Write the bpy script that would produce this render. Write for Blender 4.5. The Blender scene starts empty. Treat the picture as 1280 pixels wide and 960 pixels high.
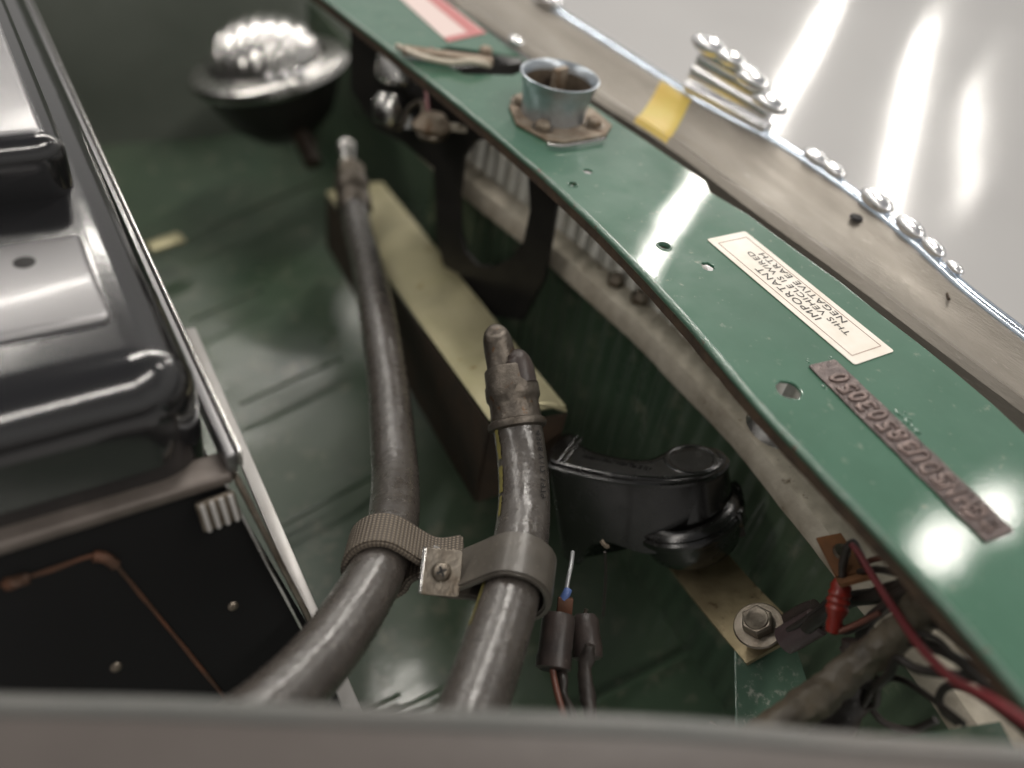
import bpy, bmesh, math, random
from mathutils import Vector, Matrix, noise
random.seed(7)
sc = bpy.context.scene
COL = sc.collection
rad = math.radians

# ------------------------------------------------------------------ camera
# world: z up (normal of the bonnet slam panel), y across the car, x towards the car's nose; metres
H = 0.18; F = 1000.0
B = Matrix(((0.84458007, 0.254243, -0.47121651),
            (-0.51265157, 0.63794133, -0.57464705),
            (0.1545085, 0.72690533, 0.66913061)))
cam = bpy.data.cameras.new('camera'); camo = bpy.data.objects.new('camera', cam); COL.objects.link(camo)
camo.matrix_world = Matrix.Translation((0, 0, H)) @ B.to_4x4()
cam.sensor_width = 36; cam.lens = 36 * F / 1280; cam.clip_start = 0.01; cam.clip_end = 200
cam.dof.use_dof = True; cam.dof.focus_distance = 0.33; cam.dof.aperture_fstop = 3.3
sc.camera = camo

# ------------------------------------------------------------------ light: a workshop with rows of strip lamps
w = bpy.data.worlds.new('World'); sc.world = w; w.use_nodes = True
nt = w.node_tree; nt.nodes.clear()
out = nt.nodes.new('ShaderNodeOutputWorld'); bg = nt.nodes.new('ShaderNodeBackground')
tc = nt.nodes.new('ShaderNodeTexCoord'); sep = nt.nodes.new('ShaderNodeSeparateXYZ'); cr = nt.nodes.new('ShaderNodeValToRGB')
nz = nt.nodes.new('ShaderNodeTexNoise'); nz.inputs['Scale'].default_value = 2.6; nz.inputs['Detail'].default_value = 3
ad = nt.nodes.new('ShaderNodeMath'); ad.operation = 'MULTIPLY_ADD'; ad.inputs[1].default_value = 0.35
sub = nt.nodes.new('ShaderNodeMath'); sub.operation = 'SUBTRACT'; sub.inputs[1].default_value = 0.17
nt.links.new(tc.outputs['Generated'], sep.inputs[0]); nt.links.new(tc.outputs['Generated'], nz.inputs['Vector'])
nt.links.new(nz.outputs['Fac'], ad.inputs[0]); nt.links.new(sep.outputs['Z'], ad.inputs[2])
nt.links.new(ad.outputs[0], sub.inputs[0]); nt.links.new(sub.outputs[0], cr.inputs[0]); nt.links.new(cr.outputs[0], bg.inputs[0])
e = cr.color_ramp.elements
e[0].position = 0.0; e[0].color = (0.50, 0.48, 0.46, 1)
e[1].position = 1.0; e[1].color = (0.26, 0.26, 0.27, 1)
for p, c in ((0.18, (0.62, 0.60, 0.57, 1)), (0.38, (0.78, 0.76, 0.73, 1)), (0.62, (0.40, 0.39, 0.38, 1))):
    q = e.new(p); q.color = c
bg.inputs[1].default_value = 0.46
nt.links.new(bg.outputs[0], out.inputs[0])

def strip_lamp(x, y, ln=1.5, wd=0.06, power=26, z=2.2, dirv=(0.83, 0.55)):
    l = bpy.data.lights.new('strip_lamp', 'AREA'); l.shape = 'RECTANGLE'; l.size = ln; l.size_y = wd
    l.energy = power * 0.60; l.color = (1.0, 0.95, 0.88)
    o = bpy.data.objects.new('strip_lamp', l); COL.objects.link(o)
    o.location = (x, y, z); o.rotation_euler = (0, 0, math.atan2(dirv[1], dirv[0]))
ux, uy = 0.83, 0.557
for (x0, y0, a, b, p) in ((3.1, 2.74, -2, 8, 30), (7.7, 3.88, -2, 5, 24), (9.3, 3.9, 0, 3, 11), (3.22, 0.57, -4, -1, 24), (-0.6, 2.4, -2, 2, 22)):
    for k in range(a, b):
        strip_lamp(x0 + ux * 1.62 * (k + .5), y0 + uy * 1.62 * (k + .5), power=p)

for x_, y_ in ((2.83, .56), (3.24, .57)):          # two short lamps whose reflections sit near the end of the stamped strip
    strip_lamp(x_, y_, ln=.22, wd=.16, power=5)
sc.view_settings.view_transform = 'Standard'; sc.view_settings.look = 'None'
sc.view_settings.exposure = 0.42; sc.view_settings.gamma = 1
sc.render.engine = 'CYCLES'

# ------------------------------------------------------------------ helpers
def ray(px, py):
    return B @ Vector(((px - 640) / F, (480 - py) / F, -1))
def at(px, py, z=0.0):                      # a pixel's point on the level z
    r = ray(px, py); return Vector((0, 0, H)) + r * ((z - H) / r.z)
def dp(px, py, d):                          # a pixel's point d metres away
    return Vector((0, 0, H)) + ray(px, py) * d
def camdir(x, y, z):
    return (B @ Vector((x, y, z))).normalized()

ORG = {}
def thing(name, label, cat, loc, group=None):
    o = bpy.data.objects.new(name, None); COL.objects.link(o); o.location = loc; o.empty_display_size = .01
    o['label'] = label; o['category'] = cat
    if group: o['group'] = group
    ORG[o] = Vector(loc); return o
def tag(o, label, cat, group=None):
    o['label'] = label; o['category'] = cat
    if group: o['group'] = group
    return o
def link(name, me, m, parent=None, smooth=True, kind=None, label=None, auto=40):
    if m is not None:
        me.materials.clear(); me.materials.append(m)
    o = bpy.data.objects.new(name, me); COL.objects.link(o)
    if parent is not None:
        me.transform(Matrix.Translation(-ORG[parent])); o.parent = parent; ORG[o] = ORG[parent]
    else:
        ORG[o] = Vector((0, 0, 0))
    if smooth:
        pn = Vector(me['pn']) if 'pn' in me else None
        for p in me.polygons: p.use_smooth = not (pn is not None and abs(p.normal.dot(pn)) > .9995)
        if auto:
            b = bmesh.new(); b.from_mesh(me)
            for ed in b.edges:
                if len(ed.link_faces) == 2 and ed.calc_face_angle(0) > rad(auto): ed.smooth = False
            b.to_mesh(me); b.free()
    if kind: o['kind'] = kind
    if label: o['label'] = label
    return o
def mesh(name, vs, fs):
    me = bpy.data.meshes.new(name); me.from_pydata([tuple(v) for v in vs], [], fs); me.update(); return me
def frame(o, x, z):                         # matrix with local z along z, local x near x
    z = z.normalized(); x = (x - z * x.dot(z)).normalized(); y = z.cross(x)
    m = Matrix((x, y, z)).transposed().to_4x4(); m.translation = o; return m

def catmull(pts, n=8):
    P = [pts[0] * 2 - pts[1]] + list(pts) + [pts[-1] * 2 - pts[-2]]; out_ = []
    for i in range(1, len(P) - 2):
        p0, p1, p2, p3 = P[i-1:i+3]
        for k in range(n):
            t = k / n
            out_.append(0.5 * ((2*p1) + (p2-p0)*t + (2*p0-5*p1+4*p2-p3)*t*t + (-p0+3*p1-3*p2+p3)*t**3))
    out_.append(P[-2].copy()); return out_
def frames(path):
    T = []
    for i in range(len(path)):
        a = path[max(i-1, 0)]; b = path[min(i+1, len(path)-1)]; T.append((b-a).normalized())
    n = T[0].orthogonal().normalized()
    up = camdir(0, 0, 1); n = (up - T[0]*up.dot(T[0])).normalized()
    N = []
    for t in T:
        n = (n - t*n.dot(t)).normalized(); N.append(n)
    return T, N
def tube_mesh(pts, r, seg=20, n=8, smoothpath=True, rough=0.0, sc_=60, cap=True):
    """pts: Vectors; r: number or list per point"""
    rs = r if isinstance(r, (list, tuple)) else [r]*len(pts)
    q = [Vector((p.x, p.y, p.z, rr)) for p, rr in zip(pts, rs)]
    c = catmull(q, n) if smoothpath else q
    path = [Vector(v[:3]) for v in c]; R = [v[3] for v in c]
    T, N = frames(path); vs = []; fs = []
    for i, p in enumerate(path):
        bn = T[i].cross(N[i])
        for k in range(seg):
            a = 2*math.pi*k/seg; d = N[i]*math.cos(a) + bn*math.sin(a)
            rr = R[i]
            if rough: rr += rough * noise.noise((p + d*R[i]) * sc_)
            vs.append(p + d*rr)
    for i in range(len(path)-1):
        for k in range(seg):
            k2 = (k+1) % seg; fs.append((i*seg+k, i*seg+k2, (i+1)*seg+k2, (i+1)*seg+k))
    if cap:
        fs.append(tuple(range(seg))[::-1]); fs.append(tuple(range((len(path)-1)*seg, len(path)*seg)))
    return mesh('tube', vs, fs)
def lathe_mesh(prof, M, seg=40, close=True):
    vs = []; fs = []
    for (r, z) in prof:
        for k in range(seg):
            a = 2*math.pi*k/seg; vs.append(M @ Vector((r*math.cos(a), r*math.sin(a), z)))
    n = len(prof)
    for i in range(n-1):
        for k in range(seg):
            k2 = (k+1) % seg; fs.append((i*seg+k, i*seg+k2, (i+1)*seg+k2, (i+1)*seg+k))
    if close:
        fs.append(tuple(range(seg))[::-1]); fs.append(tuple(range((n-1)*seg, n*seg)))
    return mesh('lathe', vs, fs)
def box_mesh(sx, sy, sz, M, bev=0.0, seg=2):
    b = bmesh.new(); bmesh.ops.create_cube(b, size=1)
    bmesh.ops.scale(b, vec=(sx, sy, sz), verts=b.verts)
    if bev: bmesh.ops.bevel(b, geom=b.edges[:], offset=bev, segments=seg, affect='EDGES', profile=.5)
    b.transform(M); me = bpy.data.meshes.new('box'); b.to_mesh(me); b.free(); return me
def join(meshes):
    b = bmesh.new()
    for m in meshes: b.from_mesh(m)
    me = bpy.data.meshes.new('joined'); b.to_mesh(me); b.free(); return me
def plate_mesh(loops, M, thick, bev=0.0, res=2):
    """flat plate from closed 2D loops (first outer, others holes), thickness centred on the plane"""
    cu = bpy.data.curves.new('plate', 'CURVE'); cu.dimensions = '2D'; cu.fill_mode = 'BOTH'
    for lp in loops:
        s = cu.splines.new('POLY'); s.points.add(len(lp)-1); s.use_cyclic_u = True
        for i, p in enumerate(lp): s.points[i].co = (p[0], p[1], 0, 1)
    cu.extrude = max(thick/2 - bev, 1e-5); cu.bevel_depth = bev; cu.bevel_resolution = res
    if bev: cu.offset = -bev
    o = bpy.data.objects.new('tmp', cu); COL.objects.link(o)
    dg = bpy.context.evaluated_depsgraph_get(); me = bpy.data.meshes.new_from_object(o.evaluated_get(dg))
    bpy.data.objects.remove(o); bpy.data.curves.remove(cu)
    b = bmesh.new(); b.from_mesh(me); bmesh.ops.remove_doubles(b, verts=b.verts, dist=1e-6); b.transform(M); b.to_mesh(me); b.free()
    me['pn'] = (M.to_3x3() @ Vector((0, 0, 1))).normalized()
    return me
def text_mesh(s, M, width, height, depth, bold=0.0, spacing=1.0):
    cu = bpy.data.curves.new('text', 'FONT'); cu.body = s; cu.size = 1; cu.resolution_u = 3; cu.space_character = spacing
    cu.offset = bold
    o = bpy.data.objects.new('tmp', cu); COL.objects.link(o)
    dg = bpy.context.evaluated_depsgraph_get(); me = bpy.data.meshes.new_from_object(o.evaluated_get(dg))
    bpy.data.objects.remove(o); bpy.data.curves.remove(cu)
    xs = [v.co.x for v in me.vertices]; ys = [v.co.y for v in me.vertices]
    x0, x1, y0, y1 = min(xs), max(xs), min(ys), max(ys)
    S = Matrix.Diagonal((width/(x1-x0), height/(y1-y0), 1, 1)) @ Matrix.Translation((-x0, -y0, 0))
    me.transform(S)
    if depth:
        b = bmesh.new(); b.from_mesh(me); bmesh.ops.remove_doubles(b, verts=b.verts, dist=1e-7)
        r = bmesh.ops.extrude_face_region(b, geom=b.faces[:])
        for v in [g for g in r['geom'] if isinstance(g, bmesh.types.BMVert)]: v.co.z += depth
        bmesh.ops.recalc_face_normals(b, faces=b.faces); b.to_mesh(me); b.free()
    me.transform(M); return me
def rrect(w_, h_, r, n=5, cx=0, cy=0):
    o = []
    for (sx, sy, a0) in ((1, 1, 0), (-1, 1, 90), (-1, -1, 180), (1, -1, 270)):
        for k in range(n+1):
            a = rad(a0 + 90*k/n); o.append((cx + sx*(w_/2-r) + r*math.cos(a), cy + sy*(h_/2-r) + r*math.sin(a)))
    return o
def circle(cx, cy, r, n=24, jit=0.0):
    return [(cx + r*(1+jit*noise.noise(Vector((k*.9, cx*500, 0))))*math.cos(2*math.pi*k/n), cy + r*(1+jit*noise.noise(Vector((k*.9, cy*500, 5))))*math.sin(2*math.pi*k/n)) for k in range(n)]
def sheet_mesh(rows, thick=0.0012, sub_=1):
    """rows: grid of Vectors -> sheet with thickness along its normals"""
    nr, nc = len(rows), len(rows[0]); vs = [p for r in rows for p in r]; fs = []
    for i in range(nr-1):
        for j in range(nc-1): fs.append((i*nc+j, i*nc+j+1, (i+1)*nc+j+1, (i+1)*nc+j))
    me = mesh('sheet', vs, fs); b = bmesh.new(); b.from_mesh(me)
    bmesh.ops.recalc_face_normals(b, faces=b.faces)
    bmesh.ops.solidify(b, geom=b.faces[:], thickness=thick); b.to_mesh(me); b.free(); return me
def grid(c00, c10, c11, c01, nu, nv, fn=None):
    rows = []
    for i in range(nu+1):
        u = i/nu; r = []
        for j in range(nv+1):
            v = j/nv; p = (c00*(1-u)+c10*u)*(1-v) + (c01*(1-u)+c11*u)*v
            if fn: p = fn(p, u, v)
            r.append(p)
        rows.append(r)
    return rows

# ------------------------------------------------------------------ materials
def mat(name, base, rough=.5, metal=0.0, coat=0.0, var=None, vscale=40, vcontrast=.5, bump=0.0, bscale=200, bump2=0.0, b2scale=20,
        rust=None, rscale=60, rthr=.62, rvar=0.0, stretch=(1, 1, 1), coat_r=.06, dust=None, dustamt=.5, spec=.5):
    m = bpy.data.materials.new(name); m.use_nodes = True; t = m.node_tree; N = t.nodes; L = t.links
    bs = N['Principled BSDF']; bs.inputs['Base Color'].default_value = (*base, 1); bs.inputs['Roughness'].default_value = rough
    bs.inputs['Metallic'].default_value = metal; bs.inputs['Coat Weight'].default_value = coat; bs.inputs['Coat Roughness'].default_value = coat_r
    bs.inputs['Specular IOR Level'].default_value = spec
    geo = N.new('ShaderNodeNewGeometry'); mp = N.new('ShaderNodeMapping'); mp.inputs['Scale'].default_value = stretch
    L.new(geo.outputs['Position'], mp.inputs['Vector'])
    def ns(s, d=4, rg=.6):
        n = N.new('ShaderNodeTexNoise'); n.inputs['Scale'].default_value = s; n.inputs['Detail'].default_value = d
        n.inputs['Roughness'].default_value = rg; L.new(mp.outputs[0], n.inputs['Vector']); return n
    def ramp(src, a, b):
        r = N.new('ShaderNodeMapRange'); r.inputs['From Min'].default_value = a; r.inputs['From Max'].default_value = b
        L.new(src, r.inputs['Value']); return r.outputs[0]
    col = None
    def mix(fac, a, b):
        x = N.new('ShaderNodeMix'); x.data_type = 'RGBA'; L.new(fac, x.inputs['Factor'])
        if isinstance(a, tuple): x.inputs['A'].default_value = (*a, 1)
        else: L.new(a, x.inputs['A'])
        x.inputs['B'].default_value = (*b, 1); return x.outputs['Result']
    cur = base
    if var is not None:
        cur = mix(ramp(ns(vscale).outputs['Fac'], .5-vcontrast*.4, .5+vcontrast*.4), base, var)
    if dust is not None:
        cur = mix(ramp(ns(vscale*7, 6, .7).outputs['Fac'], .68-.25*dustamt, .8), cur, dust)
    rf = None
    if rust is not None:
        rf = ramp(ns(rscale, 6, .65).outputs['Fac'], rthr, rthr+.06); cur = mix(rf, cur, rust)
    if not isinstance(cur, tuple): L.new(cur, bs.inputs['Base Color'])
    if rvar:
        r = N.new('ShaderNodeMapRange'); r.inputs['To Min'].default_value = max(rough-rvar, .02); r.inputs['To Max'].default_value = rough+rvar
        r.inputs['From Min'].default_value = .3; r.inputs['From Max'].default_value = .7
        L.new(ns(vscale*2.3, 5).outputs['Fac'], r.inputs['Value']); L.new(r.outputs[0], bs.inputs['Roughness'])
    prev = None
    for (bv, bsx, d) in ((bump2, b2scale, 2), (bump, bscale, 5)):
        if bv:
            bn = N.new('ShaderNodeBump'); bn.inputs['Strength'].default_value = 1; bn.inputs['Distance'].default_value = bv
            L.new(ns(bsx, d).outputs['Fac'], bn.inputs['Height'])
            if prev: L.new(prev, bn.inputs['Normal'])
            prev = bn.outputs[0]
    if prev:
        L.new(prev, bs.inputs['Normal'])
        if coat: L.new(prev, bs.inputs['Coat Normal'])
    return m
GREEN = (0.043, 0.120, 0.076); 
M = {}
M['green'] = mat('green_paint', GREEN, .46, 0, .95, var=(0.06, 0.15, 0.10), vscale=22, bump=.00002, bscale=700, bump2=.00042, b2scale=11, dust=(.34, .35, .29), dustamt=.30, coat_r=.03, spec=.22, rvar=.10, rust=(.16, .11, .06), rscale=120, rthr=.735)
M['green_edge'] = mat('chipped_green_paint', GREEN, .35, 0, .9, var=(0.08, .15, .11), vscale=90, bump=.0004, bscale=260, rust=(.09, .055, .03), rscale=200, rthr=.60)
M['green_in'] = mat('dusty_green_paint', (0.038, 0.072, 0.044), .36, 0, .5, var=(0.090, 0.122, 0.078), vscale=7, vcontrast=.7, bump=.0002, bscale=90, bump2=.003, b2scale=7, dust=(.22, .21, .16), dustamt=.5, coat_r=.16, rvar=.12)
M['rust_edge'] = mat('rusty_raw_edge', (.10, .065, .04), .85, 0, var=(.05, .035, .025), vscale=150, bump=.0006, bscale=300)
M['black'] = mat('black_lacquer_sheen', (.27, .265, .27), .34, .9, .6, bump=.00003, bscale=300, bump2=.0008, b2scale=14, coat_r=.1)  # grey stands in for bright reflections on the black lacquer
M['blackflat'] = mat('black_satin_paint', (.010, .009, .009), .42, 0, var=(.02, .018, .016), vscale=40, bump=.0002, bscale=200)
M['plastic'] = mat('black_moulded_plastic', (.007, .0065, .006), .22, 0, .5, bump=.00004, bscale=900, dust=(.03, .028, .022), dustamt=.2, rvar=.1, coat_r=.2, vscale=60)
M['rubber'] = mat('black_rubber_hose', (.052, .044, .039), .30, 0, .35, coat_r=.22, var=(.075, .066, .058), vscale=70, bump=.00025, bscale=260, dust=(.20, .17, .14), dustamt=.45, rvar=.12, bump2=.00038, b2scale=150, spec=.85)
M['ferrule'] = mat('dull_cast_steel', (.16, .14, .12), .42, .75, var=(.09, .075, .06), vscale=120, bump=.0004, bscale=420, rust=(.12, .07, .04), rscale=200, rthr=.6, rvar=.12)
M['khaki'] = mat('yellow_zinc_plate', (.38, .35, .20), .42, .6, var=(.56, .51, .34), vscale=18, vcontrast=.7, bump=.0003, bscale=180, rust=(.30, .22, .10), rscale=55, rthr=.63, rvar=.1)
M['rusty'] = mat('rusty_brown_steel', (.035, .026, .019), .7, .1, var=(.060, .036, .022), vscale=50, bump=.0005, bscale=200)
M['zincdark'] = mat('aged_zinc_strap', (.40, .33, .20), .42, .6, var=(.24, .19, .11), vscale=60, bump=.0002, bscale=400, rust=(.10, .06, .03), rscale=120, rthr=.62, rvar=.12)
M['steel'] = mat('bright_steel', (.55, .54, .52), .22, 1, bump=.0002, bscale=300, rvar=.08)
M['boltsteel'] = mat('aged_bolt_steel', (.27, .24, .20), .38, .9, var=(.16, .13, .10), vscale=160, bump=.0003, bscale=500)
M['blackgloss'] = mat('black_gloss_tank', (.010, .010, .011), .17, 0, .9, bump=.00003, bscale=300, bump2=.0006, b2scale=14, coat_r=.09)
M['dark'] = mat('matt_black_cowl', (.004, .004, .0042), .5, 0, spec=.25, bump=.0001, bscale=200)
M['chrome'] = mat('chrome', (.95, .95, .96), .24, 1)
M['chromeblue'] = mat('chrome_bead', (.66, .74, .84), .20, 1)
M['alu'] = mat('weathered_aluminium', (.30, .275, .24), .42, .5, var=(.17, .15, .125), vscale=9, vcontrast=.7, bump=.0003, bscale=200, dust=(.55, .52, .47), dustamt=.2, rvar=.08, stretch=(6, 1, 6))
M['rail'] = mat('dirty_beige_rail', (.68, .62, .52), .6, .2, var=(.36, .31, .24), vscale=50, bump=.0006, bscale=160, rust=(.14, .10, .06), rscale=70, rthr=.62)
M['slat'] = mat('grille_slat', (.86, .86, .83), .45, .15, var=(.66, .65, .60), vscale=60, bump=.0002, bscale=200)
M['cup'] = mat('galvanised_cup', (.56, .63, .70), .3, .8, var=(.34, .36, .38), vscale=60, bump=.0003, bscale=250, rust=(.22, .14, .08), rscale=80, rthr=.66)
M['cuprust'] = mat('rusted_flange', (.15, .095, .055), .6, .4, var=(.34, .29, .23), vscale=120, bump=.0008, bscale=260)
M['cupin'] = mat('dark_brown_inside', (.05, .035, .025), .55, .2, var=(.10, .075, .05), vscale=90, bump=.0008, bscale=200)  # cup lining, darker and browner than the wall
M['paper'] = mat('cream_sticker', (.88, .83, .76), .42, 0, .15, var=(.74, .68, .58), vscale=60, bump=.00004, bscale=500)
M['ink'] = mat('black_ink', (.035, .03, .03), .5)
M['inkline'] = mat('brown_ink', (.30, .16, .13), .5)
M['red_ink'] = mat('red_print', (.50, .17, .17), .5)
M['pink'] = mat('faded_label', (.72, .58, .55), .45)
M['vin'] = mat('stamped_alloy', (.085, .068, .066), .36, .6, var=(.21, .165, .155), vscale=160, bump=.0005, bscale=420, rvar=.1)
M['vinlet'] = mat('stamped_alloy_letters', (.22, .165, .15), .40, .75, var=(.13, .10, .092), vscale=200, bump=.0004, bscale=500)
M['tape'] = mat('yellow_tape', (.52, .44, .07), .4, 0, var=(.60, .36, .06), vscale=24, bump=.0003, bscale=120)
M['woven'] = None
M['band'] = mat('grey_rubber_clip', (.060, .052, .043), .42, 0, .35, coat_r=.25, var=(.10, .088, .073), vscale=60, bump=.0003, bscale=160, stretch=(1, 1, 1), rvar=.1, dust=(.24, .21, .16), dustamt=.3)
M['copper'] = mat('copper_seam', (.15, .058, .03), .55, .3, var=(.06, .035, .022), vscale=60)
M['redw'] = mat('dark_red_wire', (.16, .022, .028), .4, 0, var=(.22, .04, .045), vscale=40, bump=.0001, bscale=400)
M['redc'] = mat('red_crimp', (.33, .035, .02), .35, 0, .2, var=(.22, .02, .015), vscale=160, bump=.0003, bscale=300)
M['blkw'] = mat('black_wire', (.022, .019, .017), .42, 0, var=(.05, .04, .035), vscale=60, bump=.0001, bscale=400)
M['brnw'] = mat('brown_wire', (.17, .065, .045), .4, 0, var=(.12, .05, .035), vscale=60)
M['wht'] = mat('bare_tinned_wire', (.45, .46, .47), .35, .6)
M['blue'] = mat('blue_sleeve', (.10, .16, .38), .4)
M['yellow'] = mat('yellow_stripe', (.22, .19, .05), .5, var=(.16, .14, .05), vscale=200)
M['print_hole_black'] = mat('black_print_and_hole_shade', (.006, .005, .005), .6)  # black for hose print, and for the shade inside holes and slots
M['sleeve'] = mat('dark_sleeve', (.035, .028, .026), .4, 0, var=(.06, .045, .04), vscale=90, bump=.0003, bscale=300, dust=(.18, .15, .12), dustamt=.3)
M['loom'] = mat('cloth_tape_loom', (.042, .034, .026), .45, 0, var=(.17, .14, .10), vscale=75, vcontrast=.7, bump=.0009, bscale=140)
M['wing'] = mat('grey_brown_primer', (.115, .097, .088), .42, 0, .3, var=(.15, .13, .118), vscale=12, bump=.0002, bscale=200, coat_r=.3)
M['wingedge'] = mat('dark_wing_edge', (.10, .11, .105), .4, 0, .2, var=(.14, .13, .12), vscale=12)
M['orange'] = mat('orange_rust', (.30, .13, .05), .75, .1, var=(.17, .08, .04), vscale=70, bump=.0006, bscale=200)
M['floor'] = mat('polished_grey_floor', (.43, .422, .418), .13, 0, 0, var=(.385, .378, .374), vscale=.8, bump2=.002, b2scale=1.2, spec=.6)
M['light_grey'] = mat('pale_grey_bar', (.48, .47, .455), .35, .2, var=(.42, .40, .38), vscale=60)
def lens_mat():
    m = mat('ribbed_lens', (.66, .65, .63), .14, .9); return m
M['lens'] = lens_mat()
def woven_mat():
    m = bpy.data.materials.new('woven_cloth_band'); m.use_nodes = True; t = m.node_tree; N = t.nodes; L = t.links
    bs = N['Principled BSDF']; bs.inputs['Roughness'].default_value = .6; bs.inputs['Specular IOR Level'].default_value = .7
    uv = N.new('ShaderNodeUVMap'); sp = N.new('ShaderNodeSeparateXYZ'); L.new(uv.outputs[0], sp.inputs[0])
    def s(o, k):
        a = N.new('ShaderNodeMath'); a.operation = 'MULTIPLY'; a.inputs[1].default_value = k; L.new(o, a.inputs[0])
        b = N.new('ShaderNodeMath'); b.operation = 'SINE'; L.new(a.outputs[0], b.inputs[0])
        c = N.new('ShaderNodeMath'); c.operation = 'MULTIPLY_ADD'; c.inputs[1].default_value = .5; c.inputs[2].default_value = .5; L.new(b.outputs[0], c.inputs[0]); return c.outputs[0]
    p = N.new('ShaderNodeMath'); p.operation = 'MULTIPLY'; k = 2*math.pi/0.00155
    L.new(s(sp.outputs['X'], k), p.inputs[0]); L.new(s(sp.outputs['Y'], k), p.inputs[1])
    cr_ = N.new('ShaderNodeValToRGB'); L.new(p.outputs[0], cr_.inputs[0])
    cr_.color_ramp.elements[0].color = (.06, .047, .035, 1); cr_.color_ramp.elements[1].color = (.27, .22, .165, 1); cr_.color_ramp.elements[1].position = .7
    L.new(cr_.outputs[0], bs.inputs['Base Color'])
    bn = N.new('ShaderNodeBump'); bn.inputs['Distance'].default_value = .0005; L.new(p.outputs[0], bn.inputs['Height']); L.new(bn.outputs[0], bs.inputs['Normal'])
    return m
M['woven'] = woven_mat()

# ================================================================== SETTING
fl = mesh('workshop_floor', [(-15, -15, -.75), (40, -15, -.75), (40, 40, -.75), (-15, 40, -.75)], [(0, 1, 2, 3)])
link('workshop_floor', fl, M['floor'], None, False, 'structure')

# ---- inner bay: pan below, far wall, grille backing
def wob(a, s):
    return lambda p, u, v: p + Vector((0, 0, a*noise.noise(p*s)))
bay = thing('inner_body_shell', 'dark green painted inner front body of the car, pan and walls deep below the hoses', 'car body', (.15, .4, -.3))
pan = sheet_mesh(grid(Vector((-.05, -.15, -.25)), Vector((.318, -.15, -.25)), Vector((.318, .90, -.27)), Vector((-.05, .90, -.27)), 20, 44, wob(.003, 9)), .0015)
link('floor_pan', pan, M['green_in'], bay)
fw = sheet_mesh(grid(Vector((-.1, .86, -.30)), Vector((.42, .86, -.30)), Vector((.42, .90, .0)), Vector((-.1, .90, .0)), 20, 14, lambda p, u, v: p + Vector((0, .006*noise.noise(p*9), 0))), .0015)
link('end_wall', fw, mat('lit_dusty_wall_paint', (.150, .165, .140), .4, 0, .3, var=(.10, .115, .095), vscale=6, bump2=.003, b2scale=9, coat_r=.3), bay)  # dusty bay paint, lightened to carry the light on this wall
gb = sheet_mesh(grid(Vector((.320, -.15, -.27)), Vector((.320, .86, -.27)), Vector((.320, .86, -.125)), Vector((.320, -.15, -.125)), 40, 6, lambda p, u, v: p + Vector((.004*noise.noise(p*9), 0, 0))), .0015)
link('front_valance', gb, M['green_in'], bay)
# raised seams on the pan
for (a, b_) in (((345, 660), (480, 588)), ((482, 896), (600, 838)), ((300, 505), (430, 446)), ((225, 300), (400, 225)), ((240, 400), (330, 360)), ((700, 900), (860, 815)), ((430, 905), (500, 868))):
    p = at(*a, -.247); q = at(*b_, -.247)
    link('seam', tube_mesh([p, (p+q)/2 + Vector((0, 0, .0006)), q], .0016, 8, 4), M['green_in'], bay)
# folded strip on end wall
p = dp(116, 24, .93); q = dp(200, 190, .93)
link('folded_edge', box_mesh((q-p).length, .004, .012, frame((p+q)/2, q-p, camdir(0, 0, 1)), .001), M['light_grey'], bay)

# ================================================================== SLAM PANEL
panel = thing('slam_panel', 'long green painted steel slam panel carrying the white wiring sticker and stamped strip', 'car panel', (.25, .2, 0))
near_px = [(1440, 1070), (1284, 874), (1162, 731), (1006, 568), (940, 497), (870, 412), (800, 335), (735, 270), (665, 205), (600, 151), (500, 70), (415, 5), (340, -52)]
far_px = [(430, -52), (575, 12), (640, 62), (720, 118), (800, 171), (862, 213), (882, 226), (888, 240), (935, 268), (1000, 316), (1050, 352), (1100, 392), (1150, 430), (1195, 466), (1240, 504), (1280, 541), (1420, 668)]
def g2(l): return [(at(x, y).x, at(x, y).y) for x, y in l]
nr_ = catmull([Vector((*p, 0)) for p in g2(near_px)], 4)
for _ in range(8): nr_ = [nr_[0]] + [(nr_[i-1] + nr_[i]*2 + nr_[i+1])/4 for i in range(1, len(nr_)-1)] + [nr_[-1]]; fr_ = [Vector((*p, 0)) for p in g2(far_px)]
outer = [(v.x, v.y) for v in nr_] + [(v.x, v.y) for v in fr_]
def hole(px, py, wpx, jit=.0, rr=None):
    c = at(px, py); r = wpx/1000*(c - Vector((0, 0, H))).length*.5*.93 if rr is None else rr
    return c, r, circle(c.x, c.y, r, 22, jit)
h1 = hole(830, 308, 15); h2 = hole(885, 333, 17, .35); h3 = hole(986, 487, 33, .12); h4 = hole(735, 214, 12); h5 = hole(716, 231, 10)
slot = g2([(528, 66), (560, 58), (650, 70), (664, 84), (640, 94), (580, 92)])
th = .0014
loops = [outer, h1[2], h2[2], h3[2], h4[2], h5[2], slot]
pm = plate_mesh(loops, Matrix.Translation((0, 0, -th/2)), th, .0004, 2)
link('top_sheet', pm, M['green'], panel, True, auto=30)
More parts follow.
